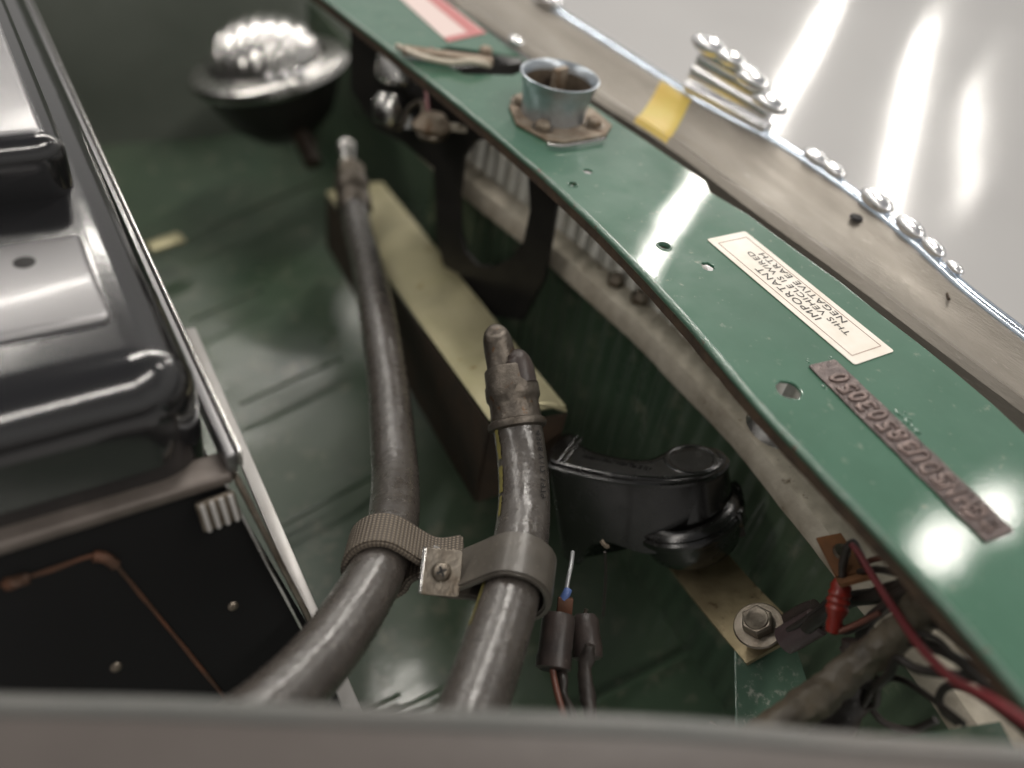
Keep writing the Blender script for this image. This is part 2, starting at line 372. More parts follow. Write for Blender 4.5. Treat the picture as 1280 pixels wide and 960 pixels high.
# folded-down lip along the engine side, with a raw rusty bottom edge
def lip(z0, z1, off, t_):
    rows = []
    for z in [z0 + (z1-z0)*k/3 for k in range(4)]:
        r = []
        for i, v in enumerate(nr_):
            t = (nr_[min(i+1, len(nr_)-1)] - nr_[max(i-1, 0)]).normalized(); n = Vector((t.y, -t.x, 0))
            if n.x < 0: n = -n
            jag = .0006*noise.noise(Vector((i*.9, z*900, 3)))
            r.append(Vector((v.x, v.y, z)) + n*(off + jag + (z0-z)*.15))
        rows.append(r)
    return sheet_mesh(rows, t_)
link('folded_lip', lip(-.0016, -.0075, .0009, .0013), M['rust_edge'], panel)
bead = [v + Vector((.0004, 0, -.0010)) for v in nr_]
link('slot_shade_box', box_mesh(.075, .06, .022, Matrix.Translation(at(590, 78, -.018)), .002), M['blackflat'], panel)  # added black box, stands in for the shade below the slot
link('rolled_edge', tube_mesh(bead, .0017, 12, 1, False, .00035, 400), M['green_edge'], panel)
# lip on the nose side, lower
fr_s = fr_[5:]
link('nose_side_edge', tube_mesh([v + Vector((-.0006, 0, -.0012)) for v in fr_s], .0013, 8, 1, False, .0003, 300), M['green_edge'], panel)
# hole rims
for (c, r, _), k in ((h1, 1), (h5, 1)):
    prof = [(r*.92, -.0016), (r*.98, .0001), (r*1.12, .0006 if k else .00035), (r*1.30, .0005 if k else .0002), (r*1.45, .00005)]
    link('hole_rim', lathe_mesh(prof, Matrix.Translation((c.x, c.y, 0)), 24, False), M['green_edge'], panel)
c = h3[0]; link('bright_part_below', lathe_mesh([(.0001, -.0075), (.005, -.0085), (.009, -.012), (.012, -.020)], Matrix.Translation((c.x + .0035, c.y - .001, 0)), 24, False), M['steel'], panel)
# captive nut in first hole
c = h1[0]; link('captive_nut', lathe_mesh([(.0012, -.004), (.0012, -.001), (.0034, -.001), (.0036, -.004)], Matrix.Translation((c.x, c.y, -.0008)), 12, False), M['rust_edge'], panel)
# blister of paint between strip and far edge: chips
for (px, py, s) in ((1122, 516, 1.0), (1128, 521, .7), (1134, 528, 1.1), (1140, 533, .8), (1146, 539, 1.2), (1138, 525, .6), (1043, 452, .9), (1039, 448, .6), (1010, 452, .6), (1016, 462, .7), (1157, 562, .8), (1022, 470, .5), (1030, 483, .9), (1046, 459, .6), (1131, 516, .5)):
    c = at(px, py); r = .0011*s
    b = bmesh.new(); bmesh.ops.create_icosphere(b, subdivisions=2, radius=r)
    for v in b.verts: v.co *= 1 + .5*noise.noise(v.co*1500 + Vector((px, 0, 0)))
    bmesh.ops.scale(b, vec=(1, 1.5, .55), verts=b.verts); b.transform(Matrix.Translation(c)); me = bpy.data.meshes.new('chip'); b.to_mesh(me); b.free()
    link('paint_blister', me, M['green'], panel)
# wiring sticker
q4 = [at(*p) for p in ((882, 300), (932, 290), (1118, 438), (1067, 459))]
cen = sum(q4, Vector())/4; yd = ((q4[0]-q4[3]) + (q4[1]-q4[2])).normalized(); xd = yd.cross(Vector((0, 0, 1)))
L_ = .0895; W_ = .0238
MS = frame(cen + Vector((0, 0, .00035)), yd, Vector((0, 0, 1)))     # local x along the writing, local y towards the engine
st = link('wiring_sticker', plate_mesh([rrect(L_, W_, .0012)], MS, .0003), M['paper'], panel, False, label='cream sticker with printed wiring warning')
ln_ = [(rrect(L_-.0085, W_-.0062, .0002, 1)), (rrect(L_-.0085-.0005, W_-.0062-.0005, .0002, 1))]
link('printed_border', plate_mesh(ln_, MS @ Matrix.Translation((0, 0, .00022)), .0001), M['inkline'], st, False)
MSi = MS.inverted()
for s, a, b_, hh, bo in (('IMPORTANT', (1024, 400), (944, 337), .0038, 0), ('THIS VEHICLE IS WIRED', (1062, 419), (936, 316), .0032, 0), ('NEGATIVE EARTH', (1059, 403), (956, 317), .0035, 0)):
    p = MSi @ at(*a); q = MSi @ at(*b_)
    ymid = {'I': .0043, 'T': -.0008, 'N': -.0058}[s[0]]
    me = text_mesh(s, MS @ Matrix.Translation((min(p.x, q.x), ymid - hh/2, .00026)), abs(q.x-p.x), hh, .00004, bo, 1.08)
    link('lettering', me, M['ink'], st, False)

# stamped strip
v4 = [at(*p) for p in ((1008, 460), (1044, 449), (1262, 664), (1236, 681))]
cen = sum(v4, Vector())/4; yd = ((v4[0]-v4[3]) + (v4[1]-v4[2])); Lv = yd.length/2; Wv = ((v4[0]-v4[1]).length + (v4[2]-v4[3]).length)/2
MV = frame(cen + Vector((0, 0, .0005)), yd, Vector((0, 0, 1)))
ov = []
o_ = rrect(Lv, Wv, .001, 2)
for i in range(len(o_)):
    a, b_ = o_[i], o_[(i+1) % len(o_)]
    n = max(1, int(math.hypot(b_[0]-a[0], b_[1]-a[1])/.004))
    for k in range(n):
        x = a[0]+(b_[0]-a[0])*k/n; y = a[1]+(b_[1]-a[1])*k/n
        ov.append((x, y + .0005*noise.noise(Vector((x*240, y*40, 1)))))
vs_ = link('identification_strip', plate_mesh([ov], MV, .0007, .0002), M['vin'], panel, True, label='dull stamped metal strip of characters')
chars = 'GHN5UD385080-50'
chars = '*GHN5DU3850305 0'.replace(' ', '')
step = (Lv-.009)/len(chars)
for i, ch in enumerate(chars):
    if ch == ' ': continue
    x0 = -Lv/2 + .0015 + i*step
    wch = step*.86 if ch not in '-' else step*.4
    me = text_mesh(ch, MV @ Matrix.Translation((x0 + step*.1, -Wv*.36 + (.0006 if i % 2 else 0), .00030)) @ Matrix.Rotation(rad(random.uniform(-5, 5)), 4, 'Z'), wch, Wv*.70, .0007, .035)
    bv = bmesh.new(); bv.from_mesh(me); bmesh.ops.bevel(bv, geom=[ed for ed in bv.edges if len(ed.link_faces) == 2 and ed.calc_face_angle(0) > 1], offset=.00012, segments=1, affect='EDGES'); bv.to_mesh(me); bv.free()
    link('stamped_character', me, M['vinlet'], vs_, False)

# faded red label far along the panel
r4 = [at(*p) for p in ((478, -22), (520, -26), (608, 42), (560, 53))]
def quad_plate(q, z, t_): 
    return plate_mesh([[(p.x, p.y) for p in q]], Matrix.Translation((0, 0, z)), t_)
rl = link('faded_label', quad_plate(r4, .0003, .0003), M['pink'], panel, False, label='faded pink and red label at the far end')
r5 = [r4[0].lerp(r4[1], .62), r4[1].lerp(r4[0], .04), r4[2].lerp(r4[3], .04), r4[3].lerp(r4[2], .62)]
link('red_print', quad_plate(r5, .0006, .0001), M['red_ink'], rl, False)
r6 = [r4[2], r4[3], r4[3].lerp(r4[0], .06), r4[2].lerp(r4[1], .06)]
link('red_print', quad_plate(r6, .00055, .0001), M['red_ink'], rl, False)

# ================================================================== LATCH CUP on the panel
cb = at(690, 146)
cup = thing('latch_cup', 'round galvanised cup bolted to the green panel on a rusty flange', 'bonnet latch cup', cb)
MC = Matrix.Translation(cb)
R1 = .0205
prof = [(.0172, .0015), (.0176, .008), (.0186, .0150), (.0200, .0205), (R1+.0004, .0220), (R1+.0006, .0228), (R1-.0002, .0233), (R1-.0012, .0226), (.0180, .018), (.0160, .010), (.0150, .002)]
link('cup_wall', lathe_mesh(prof, MC, 48, False), M['cup'], cup)
link('cup_lining', lathe_mesh([(.0190, .0205), (.0176, .0170), (.0154, .010), (.0146, .0025), (.002, .0022)], MC, 40, False), M['cupin'], cup)
fo = g2([(636, 136), (645, 158), (684, 179), (706, 181), (757, 172), (764, 160), (742, 140), (700, 122), (660, 116), (640, 124)])
link('flange', plate_mesh([fo], Matrix.Translation((0, 0, .0011)), .0016, .0004), M['cuprust'], cup)
link('flange_edge', tube_mesh([at(684, 180, .0022), at(706, 182, .0022), at(757, 173, .0022)], .0009, 8, 4), M['steel'], cup)
for (px, py) in ((678, 160), (742, 156), (651, 128)):
    p = at(px, py, .002)
    bo = link('bolt_head', lathe_mesh([(.0042, 0), (.0044, .0022), (.0034, .0036)], Matrix.Translation(p), 6), M['cuprust'], cup, False)
    link('washer', lathe_mesh([(.0058, -.0002), (.0058, .0006), (.0042, .0007)], Matrix.Translation(p), 24), M['boltsteel'], bo)
# greasy lever seen in the cup's far side
link('inner_tongue', box_mesh(.010, .004, .013, frame(cb + Vector((.006, .008, .0165)), Vector((1, .3, 0)), Vector((0, 0, 1))), .001), M['cuprust'], cup)

# rusty catch in the slot
ct = thing('bonnet_catch', 'rusty spring catch lying across the dark slot in the green panel', 'catch', at(560, 74))
link('catch_bar', box_mesh(.052, .008, .004, frame(at(560, 70, .004), at(615, 76, .004)-at(510, 62, .004), Vector((0, 0, 1))), .001), M['cuprust'], ct)
link('spring_wire', tube_mesh([at(497, 58, .003), at(525, 70, .006), at(560, 78, .004), at(590, 77, .006), at(612, 82, .003)], .0018, 10, 6), M['rail'], ct)
link('catch_pin', lathe_mesh([(.004, 0), (.004, .006), (.003, .007)], Matrix.Translation(at(606, 74, .002)), 14), M['cuprust'], ct)

# ================================================================== OUTER RAIL + CHROME TRIM
inn = [(470, -60), (575, 8), (640, 52), (720, 108), (790, 152), (858, 196), (931, 255), (1010, 310), (1060, 347), (1130, 400), (1194, 449), (1280, 512), (1420, 618)]
oui = [(560, -75), (640, -16), (700, 22), (756, 58), (820, 98), (880, 138), (950, 170), (1025, 220), (1085, 264), (1150, 318), (1197, 366), (1280, 428), (1420, 540)]
rl_t = thing('nose_rail', 'weathered grey aluminium rail curving along behind the green panel', 'rail', at(1000, 250))
rows = []
def relax(P, n):
    for _ in range(n): P = [P[0]] + [(P[i-1] + P[i]*2 + P[i+1])/4 for i in range(1, len(P)-1)] + [P[-1]]
    return P
Ir = relax(catmull([at(*p, -.006) for p in inn], 6), 16); Or = relax(catmull([at(*p, .002) for p in oui], 6), 16)
prof = [(-.02, -.016), (0, -.0010), (.06, .0010), (.14, -.0004), (.17, -.0022), (.45, -.0036), (.72, -.0030), (.84, -.0012), (.94, .0003), (1.0, 0)]
prof_rail = prof
for (u, dz) in prof:
    rows.append([a.lerp(b_, u) + Vector((0, 0, dz)) for a, b_ in zip(Ir, Or)])
link('channel', sheet_mesh(rows, .0012), M['alu'], rl_t, True, auto=28)
hc = at(1071, 271, .0012)
link('drilled_hole', lathe_mesh([(.0001, .0002), (.0030, .0002), (.0034, -.0006)], Matrix.Translation(hc) @ Matrix.Rotation(.0, 4, 'X'), 20, False), M['print_hole_black'], rl_t)  # flat dark disc, the hole's shade put into its colour
link('gouge', tube_mesh([at(1190, 360, .0006), at(1184, 366, .0004), at(1186, 374, .0006)], .0006, 6, 3), M['rust_edge'], rl_t)
# chrome bead
ct_ = thing('chrome_trim', 'thin chrome trim bead running along the outer edge of the grey rail', 'trim', at(1000, 205))
link('bead', tube_mesh([p + Vector((.0028, .0006, .0006)) for p in Or], .0034, 14, 1, False), M['chromeblue'], ct_)
rows = []
for (dx, dz) in ((.004, -.002), (.0095, -.006), (.012, -.010), (.0125, -.014)):
    rows.append([p + Vector((dx, dx*.3, dz)) for p in Or])
link('trim_skirt', sheet_mesh(rows, .001), M['chrome'], ct_)
for (px, py, s) in ((641, 56, .8), (690, 6, 1.7), (1036, 210, 1.0), (1050, 220, .9), (1106, 262, 1.25), (1153, 299, 1.1), (1181, 322, .9), (1215, 350, .6)):
    p = at(px, py, .0015); k0 = min(range(len(Or)-1), key=lambda i: (Or[i]-p).length)
    if py != 56: p = Or[k0] + Vector((.0010, 0, .0035))
    td = Or[k0+1] - Or[k0]
    b = bmesh.new(); bmesh.ops.create_icosphere(b, subdivisions=3, radius=.0046*s); bmesh.ops.scale(b, vec=(1.9, .95, .75), verts=b.verts)
    b.transform(frame(p + Vector((.0020, .0004, .0022)), td, Vector((0, 0, 1)))); me = bpy.data.meshes.new('clip'); b.to_mesh(me); b.free()
    link('trim_glint_lump', me, M['chrome'], ct_)  # added chrome lumps that stand in for glints along the trim
# chrome badge
bd = thing('chrome_badge', 'lumpy chrome badge standing on the trim bead against the bright floor', 'badge', at(910, 120))
snap = lambda q: min(Or, key=lambda p: (p-q).length) + Vector((.0040, 0, .0035))
a = snap(at(846, 114, .002)); b_ = snap(at(950, 168, .002)); ax = (b_-a)
MBd = frame((a+b_)/2 + Vector((0, 0, .002)), ax, Vector((0, 0, 1)))
link('base', plate_mesh([rrect(ax.length*1.02, .011, .004)], MBd, .005, .0015), M['chrome'], bd)
for (cx_, ln_b, zc, yc, hb_) in ((-.02, .98, .007, .001, .009), (-.06, .86, .0145, .002, .009), (-.14, .66, .0205, .002, .009)):
    link('ridge', box_mesh(ax.length*ln_b, .0075, hb_, MBd @ Matrix.Translation((cx_*ax.length, yc, zc)) @ Matrix.Rotation(rad(2.5), 4, 'Y'), .0026, 4), M['chrome'], bd)
for (x, z, r) in ((-.40, .0245, .0075), (-.12, .0235, .0060), (.16, .0185, .0070), (.40, .0115, .0070)):
    b = bmesh.new(); bmesh.ops.create_icosphere(b, subdivisions=3, radius=r); bmesh.ops.scale(b, vec=(1.7, .8, .7), verts=b.verts)
    b.transform(MBd @ Matrix.Translation((x*ax.length, .001, z))); me = bpy.data.meshes.new('lobe'); b.to_mesh(me); b.free()
    link('lobe', me, M['chrome'], bd)
# yellow tape
def rail_pt(k, u):
    i = int(k); f_ = k-i; a = Ir[i].lerp(Ir[i+1], f_); b_ = Or[i].lerp(Or[i+1], f_)
    for (u0, z0), (u1, z1) in zip(prof_rail, prof_rail[1:]):
        if u <= u1: break
    return a.lerp(b_, u) + Vector((0, 0, z0 + (z1-z0)*(u-u0)/(u1-u0)))
kk = min(range(len(Ir)), key=lambda i: (Ir[i]-at(808, 163, -.006)).length)
us = [.002, .03, .06, .10, .14, .17, .30, .45, .60, .72, .84, .94, .985]
rows = [[rail_pt(kk - 1.7 + 3.6*i/8 + .5*u, u) + Vector((0, 0, .0010)) for u in us] for i in range(9)]
tag(link('yellow_tape', sheet_mesh(rows, .0005), M['tape']), 'scuffed yellow and orange tape strip wrapped over the grey rail', 'tape')

# ================================================================== GRILLE
gr = thing('radiator_grille', 'front grille seen from behind, many upright slats under a dirty beige rail', 'grille', (.285, .2, -.08))
rp = [(540, 172), (585, 212), (640, 255), (702, 302), (760, 352), (818, 402), (868, 452), (944, 528), (998, 592), (1048, 652), (1112, 730), (1170, 800), (1240, 892), (1310, 985)]
RZ = -.075
rpath = catmull([at(x, y, RZ) for x, y in rp], 5)
rows = []
for (dx, dz) in ((-.0125, -.010), (-.013, -.003), (-.010, .0012), (.001, .002), (.0075, .0), (.0085, -.004)):
    rows.append([p + Vector((dx, 0, dz + .0006*noise.noise(p*90))) for p in rpath])
link('top_rail', sheet_mesh(rows, .0014), M['rail'], gr)
sm = None
rows = []
fine = catmull(rpath, 5)
for k in range(9):
    f_ = k/8; z = RZ - .006 - f_*.185; r = []
    for p in fine:
        fl_ = math.sin(p.y*2*math.pi/.0125 + 2*noise.noise(Vector((p.y*6, 0, 0))))
        amp = .0006 + .0017*max(0, min(1, (p.y-.20)/.2))
        r.append(Vector((p.x - .0005 + fl_*amp + .004*noise.noise(Vector((p.y*8, f_*1.5, 0))) + .010*f_, p.y, z)))
    rows.append(r)
link('fluted_valance', sheet_mesh(rows, .0010), M['green_in'], gr)
def slat_mesh():
    o = []
    for (x, z) in ((-.004, -.020), (-.004, .034), (-.0025, .036), (.002, .040), (.006, .036), (.008, .030), (.008, -.020)):
        o.append((x, z))
    return plate_mesh([o], Matrix(((1, 0, 0, 0), (0, 0, 1, 0), (0, 1, 0, 0), (0, 0, 0, 1))), .0056, .0018, 2)
smh = slat_mesh(); smh.materials.append(M['slat'])
for p_ in smh.polygons: p_.use_smooth = True
def rail_x(y):
    best = min(rpath, key=lambda p: abs(p.y-y)); return best.x
y = -.10; n = 0
while y < .60:
    x = rail_x(y) + .002
    o = bpy.data.objects.new('slat', smh); COL.objects.link(o); o.parent = gr
    o.location = Vector((x + .009, y, RZ)) - ORG[gr]; o.rotation_euler = (random.uniform(-.02, .02), random.uniform(-.02, .02), random.uniform(-.06, .06))
    y += .0112 + random.uniform(-.0003, .0003)
# bolts on the rail
for (px, py) in ((800, 372), (770, 350), (1012, 566), (938, 468)):
    p = at(px, py, RZ + .004)
    link('rail_bolt', lathe_mesh([(.0052, -.003), (.0055, .001), (.003, .004)], Matrix.Translation(p), 6), M['boltsteel'], gr, False)

# ---- black latch support frame in front of the grille
fbo = thing('latch_support', 'black steel plate with a rounded window under the green panel, widened at upper left for shade', 'bracket', dp(620, 300, .47))
def dd(px, py): return dp(px, py, .455)
c = dp(625, 265, .475); xd_ = (at(760, 320, RZ)-at(590, 200, RZ)).normalized(); MF = frame(c, xd_, xd_.cross(Vector((0, 0, 1))))
MFi = MF.inverted()
def onplane(px, py):
    o = Vector((0, 0, H)); r = ray(px, py); n = MF.to_3x3() @ Vector((0, 0, 1)); t = (c-o).dot(n)/r.dot(n); l = MFi @ (o + r*t); return (l.x, l.y)
outl = [onplane(*p) for p in ((440, 30), (480, 45), (520, 80), (560, 125), (620, 168), (700, 240), (692, 290), (682, 350), (655, 400), (600, 392), (560, 350), (548, 300), (544, 210), (505, 178), (470, 160), (440, 110))]  # upper left spreads past the real plate to blacken the shaded void
inl_px = [(582, 196), (596, 176), (618, 172), (642, 192), (662, 222), (664, 262), (656, 300), (640, 322), (618, 333), (598, 330), (584, 314), (577, 288), (576, 240)]
inl = [onplane(*p) for p in inl_px]
link('plate', plate_mesh([outl, inl], MF, .003, .0008), M['blackflat'], fbo)
p = dp(553, 160, .44)
# small fittings left of it
sf = thing('latch_release', 'rust-tinged bonnet release arm with round pivot left of the black plate', 'latch release', dp(545, 160, .47))
link('pivot', lathe_mesh([(.011, 0), (.012, .003), (.009, .006), (.007, .009), (.003, .010)], frame(dp(540, 162, .47), Vector((1, 0, 0)), camdir(.1, .8, .55)), 24), M['cuprust'], sf)
link('arm', box_mesh(.024, .007, .004, frame(dp(560, 158, .47), camdir(1, -.05, 0), camdir(.1, .8, .5)), .001), M['rail'], sf)
link('coil', lathe_mesh([(.0085, 0), (.0095, .002), (.0085, .004), (.0095, .006), (.008, .008)], frame(dp(540, 172, .475), Vector((1, 0, 0)), camdir(.1, .8, .55)), 20), M['boltsteel'], sf)
for (nm, px, py, s, lb) in (('steel_fitting', 497, 82, 1.9, 'bright steel fitting just below the far edge of the green panel'), ('steel_fitting', 484, 138, 1.3, 'dull round fitting lower left of the bright steel one')):
    t = thing(nm, lb, 'fitting', dp(px, py, .50))
    Mx = frame(dp(px, py+12*s, .50), Vector((1, 0, 0)), camdir(.15, .85, .4))
    link('body', lathe_mesh([(.006*s, 0), (.0075*s, .003), (.0075*s, .010*s), (.005*s, .014*s)], Mx, 18), M['steel' if s > 1 else 'boltsteel'], t)
    link('cap', lathe_mesh([(.0055*s, 0), (.006*s, .006*s), (.003*s, .009*s)], Mx @ Matrix.Translation((.011*s, .002, -.002)), 16), M['chrome'], t)
link_ = tube_mesh([dp(470, 150, .51), dp(500, 160, .5), dp(512, 135, .49), dp(528, 128, .48), dp(530, 150, .475)], .0016, 8, 6)
tag(link('thin_cable', link_, M['boltsteel']), 'thin dull cable looping below the far fittings', 'cable')
tag(link('thin_cable', tube_mesh([dp(540, 60, .47), dp(532, 100, .48), dp(536, 150, .47)], .0012, 8, 6), M['redw']), 'thin red wire hanging in the dark beside the black plate', 'cable')

# ================================================================== RADIATOR (left)
ra = thing('radiator', 'glossy black radiator with pressed top tank filling the left side', 'radiator', (.0, .25, -.05))
ZF = -.03
def fx(y): return .0435
def ybox(name, x0, x1, y0, y1, z0, z1, bev, m, seg=4):
    return link(name, box_mesh(x1-x0, y1-y0, z1-z0, Matrix.Translation(((x0+x1)/2, (y0+y1)/2, (z0+z1)/2)), bev, seg), m, ra)
ybox('side_flange', .0385, .0425, .186, .80, -.040, -.0300, .0010, M['black'])
ybox('flange_lip', .0424, .0440, .185, .80, -.036, -.0285, .0006, M['steel'])
ybox('core_wall', -.12, .0365, .200, .80, -.26, -.044, .004, M['blackflat'])
ybox('tank_rim', -.12, .0400, .1835, .1960, -.0425, -.0370, .002, mat('brown_grey_rim', (.16, .135, .12), .45, .3, var=(.09, .075, .065), vscale=60))
ybox('tank', -.12, .0365, .190, .78, -.060, .0060, .019, M['blackgloss'], 10)
ybox('pad_sheen', -.12, .0165, .306, .75, .024, .0296, .003, M['black'], 4)  # thin grey plate holds the sheen on the black pad's top
ybox('raised_pad', -.12, .0175, .222, .272, -.010, .0085, .0024, M['black'], 4)  # grey here carries the reflected light of a black top
ybox('raised_pad', -.12, .0220, .300, .76, -.010, .0290, .009, M['blackgloss'], 6)
hp = at(30, 327, .0088)
link('pad_hole', lathe_mesh([(.0001, .0), (.0028, .0), (.0036, -.0004)], Matrix.Translation(hp), 20, False), M['print_hole_black'], ra)
hp = at(4, 145, .0292)
link('pad_hole', lathe_mesh([(.0001, .0), (.0028, .0), (.0036, -.0004)], Matrix.Translation(hp), 20, False), M['print_hole_black'], ra)
g0 = Vector((0, .188, 0))
# lower cowl plate nearer the camera
A0 = Vector((.0375, .187, -.044)); B0 = dp(396, 800, .315); sl = Vector((0, B0.y-A0.y, B0.z-A0.z)).normalized(); cn = Vector((1, 0, 0)).cross(sl)
if cn.z < 0: cn = -cn
def cowl(px, py, up=.0):
    o = Vector((0, 0, H)); r = ray(px, py); return o + r*((A0-o).dot(cn)/r.dot(cn)) + cn*up
Ln = .17; Mc = frame(A0 + sl*Ln/2 + Vector((-.12, 0, 0)) - cn*.002, Vector((1, 0, 0)), cn)
Lb = (B0-A0).dot(sl); E0 = A0 + (B0-A0)*(Ln/Lb)
link('cowl_plate', sheet_mesh(grid(A0 - Vector((.24, 0, 0)), A0, E0, E0 - Vector((.30, 0, 0)), 6, 8, lambda p, u, v: p - cn*.0008), .0012), M['dark'], ra)
pe = A0 + Vector((.0035, 0, .003)); qe = dp(400, 800, .312)
link('edge_strip', box_mesh((qe-pe).length, .0022, .005, frame((pe+qe)/2, qe-pe, cn), .0007), M['boltsteel'], ra)
link('edge_strip', box_mesh((qe-pe).length, .0012, .005, frame((pe+qe)/2 - Vector((.0042, 0, 0)), qe-pe, cn), .0004), M['steel'], ra)
s1 = [cowl(*p, .0008) for p in ((0, 730), (60, 712), (112, 694), (134, 696), (152, 714), (215, 790), (285, 876), (320, 920))]
link('copper_seam', tube_mesh(s1, .0007, 8, 5, True, .0004, 200), M['copper'], ra)
link('solder_blob', tube_mesh([cowl(5, 729, .0012), cowl(20, 725, .0012), cowl(36, 720, .0012)], .0018, 8, 3, True, .0006, 500), M['copper'], ra)
link('solder_blob', tube_mesh([cowl(116, 694, .0012), cowl(130, 695, .0012), cowl(144, 705, .0012)], .0018, 8, 3, True, .0006, 500), M['copper'], ra)
for (px, py) in ((145, 833), (291, 757)):
    link('screw', lathe_mesh([(.0018, 0), (.0019, .0006), (.0012, .0013), (.0003, .0015)], frame(cowl(px, py), Vector((1, 0, 0)), cn), 16), M['boltsteel'], ra)
# aluminium clip under the rim corner
cl = cowl(266, 626, .008)
kc = link('clip', box_mesh(.013, .011, .003, frame(cl, Vector((1, .15, 0)), cn), .001), M['boltsteel'], ra)
for k in range(4): link('clip_ridge', box_mesh(.0014, .0105, .0016, frame(cl, Vector((1, .15, 0)), cn) @ Matrix.Translation((-.0046 + k*.0031, 0, .0018)), .0004), M['light_grey'], kc)
# pale support bar beyond the radiator
p = at(237, 412, -.12); q = at(446, 900, -.12)
tag(link('support_bar', box_mesh((q-p).length, .0062, .0028, frame((p+q)/2, q-p, Vector((0, 0, 1))), .0009), M['light_grey']), 'narrow pale metal bar running beside the black radiator', 'bar')
# scrap on the pan
tag(link('zinc_clip', box_mesh(.030, .014, .004, frame(at(207, 303, -.235), Vector((1, .3, 0)), Vector((0, 0, 1))), .001), M['khaki']), 'small khaki metal clip in the dark beside the radiator edge', 'clip')

# ================================================================== KHAKI DUCT STAY
kh = thing('zinc_stay', 'long yellow zinc plated stay running away behind the hoses', 'stay', dp(560, 380, .47))
TL, TR, BR, BL = dp(408, 240, .68), dp(478, 228, .68), dp(707, 508, .40), dp(612, 524, .40)
ups = camdir(0, .6, .8)
nrm = (TR-TL).cross(BL-TL).normalized()
if nrm.dot(camdir(0, 0, 1)) < 0: nrm = -nrm
rows = grid(TL, BL, BR, TR, 24, 10, lambda p, u, v: p - nrm*(.0012*(abs(v-.5)*2)**8))
link('top_plate', sheet_mesh(rows, .0012), M['khaki'], kh)
dn = Vector((0, 0, -1))
rows = grid(TL - nrm*.0042, BL - nrm*.0042, BL - nrm*.0042 + dn*.06, TL - nrm*.0042 + dn*.05, 12, 4)
link('side_flange', sheet_mesh(rows, .0012), M['rusty'], kh)
rows = grid(BL - nrm*.0042, BR - nrm*.0042, BR - nrm*.004 + dn*.05, BL - nrm*.0044 + dn*.06, 6, 4)
link('end_flange', sheet_mesh(rows, .0012), M['rusty'], kh)
link('curled_corner', tube_mesh([dp(668, 505, .397), dp(690, 506, .395), dp(708, 514, .397)], [.0010, .0018, .0008], 8, 4), M['khaki'], kh)

# ================================================================== HOSES
def map_on_tube(me, path, r, u0, ang, uscale=1):
    """wrap a flat mesh (x along, y round) on a tube's surface"""
    T, N = frames(path); cum = [0]
    for i in range(1, len(path)): cum.append(cum[-1] + (path[i]-path[i-1]).length)
    for v in me.vertices:
        s = u0 + v.co.x*uscale
        i = max(0, min(len(path)-2, next((k for k in range(len(cum)-1) if cum[k+1] >= s), len(path)-2)))
        t = (s-cum[i])/max(cum[i+1]-cum[i], 1e-9); p = path[i].lerp(path[i+1], t); bn = T[i].cross(N[i])
        a = ang + v.co.y/r; d = N[i]*math.cos(a) + bn*math.sin(a); v.co = p + d*(r + v.co.z)
    return me
# left hose
hpL = [(443, 256, .590, .0098), (448, 290, .560, .0100), (457, 322, .530, .0102), (470, 384, .475, .0105), (483, 466, .430, .0108), (490, 535, .395, .0108), (494, 600, .365, .0109),
       (490, 660, .330, .0108), (470, 716, .303, .0108), (436, 775, .282, .0110), (396, 828, .265, .0112), (342, 882, .247, .0112), (280, 930, .232, .0112)]
hl = thing('oil_cooler_hose', 'left black rubber hose bending down through the woven clip', 'hose', dp(494, 600, .365), 'oil cooler hoses')
ptsL = [dp(x, y, d) for x, y, d, r in hpL]
link('rubber_hose', tube_mesh(ptsL, [h[3] for h in hpL], 28, 8, True, .00012, 90), M['rubber'], hl)
axL = ((ptsL[0]-ptsL[1]).normalized()*.25 + camdir(-.17, 1, -.2)*.9).normalized(); MLf = frame(ptsL[0], camdir(1, 0, 0), axL)
link('ferrule', lathe_mesh([(.0104, -.006), (.0128, -.005), (.0130, .004), (.0112, .008), (.0124, .012), (.0128, .019), (.0108, .023)], MLf, 32), M['ferrule'], hl)
link('hex_nut', lathe_mesh([(.0105, .020), (.0110, .032), (.0085, .036)], MLf, 6), M['boltsteel'], hl, False)
link('pipe_stub', lathe_mesh([(.0058, .034), (.0062, .046), (.0074, .048), (.0074, .053), (.0050, .056)], MLf, 20), M['steel'], hl)
# right hose
hpR = [(646, 528, .350, .0108), (652, 570, .346, .0108), (655, 610, .338, .0109), (654, 650, .328, .0110), (648, 695, .312, .0111), (637, 745, .297, .0112), (622, 795, .283, .0113), (602, 855, .268, .0113), (578, 920, .254, .0113)]
hr = thing('oil_cooler_hose', 'right black rubber hose with yellow side stripe and capped steel end', 'hose', dp(650, 600, .34), 'oil cooler hoses')
ptsR = [dp(x, y, d) for x, y, d, r in hpR]
link('rubber_hose', tube_mesh(ptsR, [h[3] for h in hpR], 28, 8, True, .00012, 90), M['rubber'], hr)
axR = (ptsR[0]-ptsR[1]).normalized(); axR = (axR*.75 + camdir(-.15, 1, -.08)*.25).normalized(); MRf = frame(ptsR[0], camdir(1, 0, 0), axR)
link('ferrule', lathe_mesh([(.0112, -.0034), (.0126, -.0026), (.0131, -.0012), (.0127, .0002), (.0113, .0010), (.0109, .0075), (.0111, .0092), (.0119, .0104), (.0121, .0120), (.0120, .0160), (.0114, .0176), (.0112, .0235), (.0108, .0242), (.0085, .0244)], MRf, 36), M['ferrule'], hr)
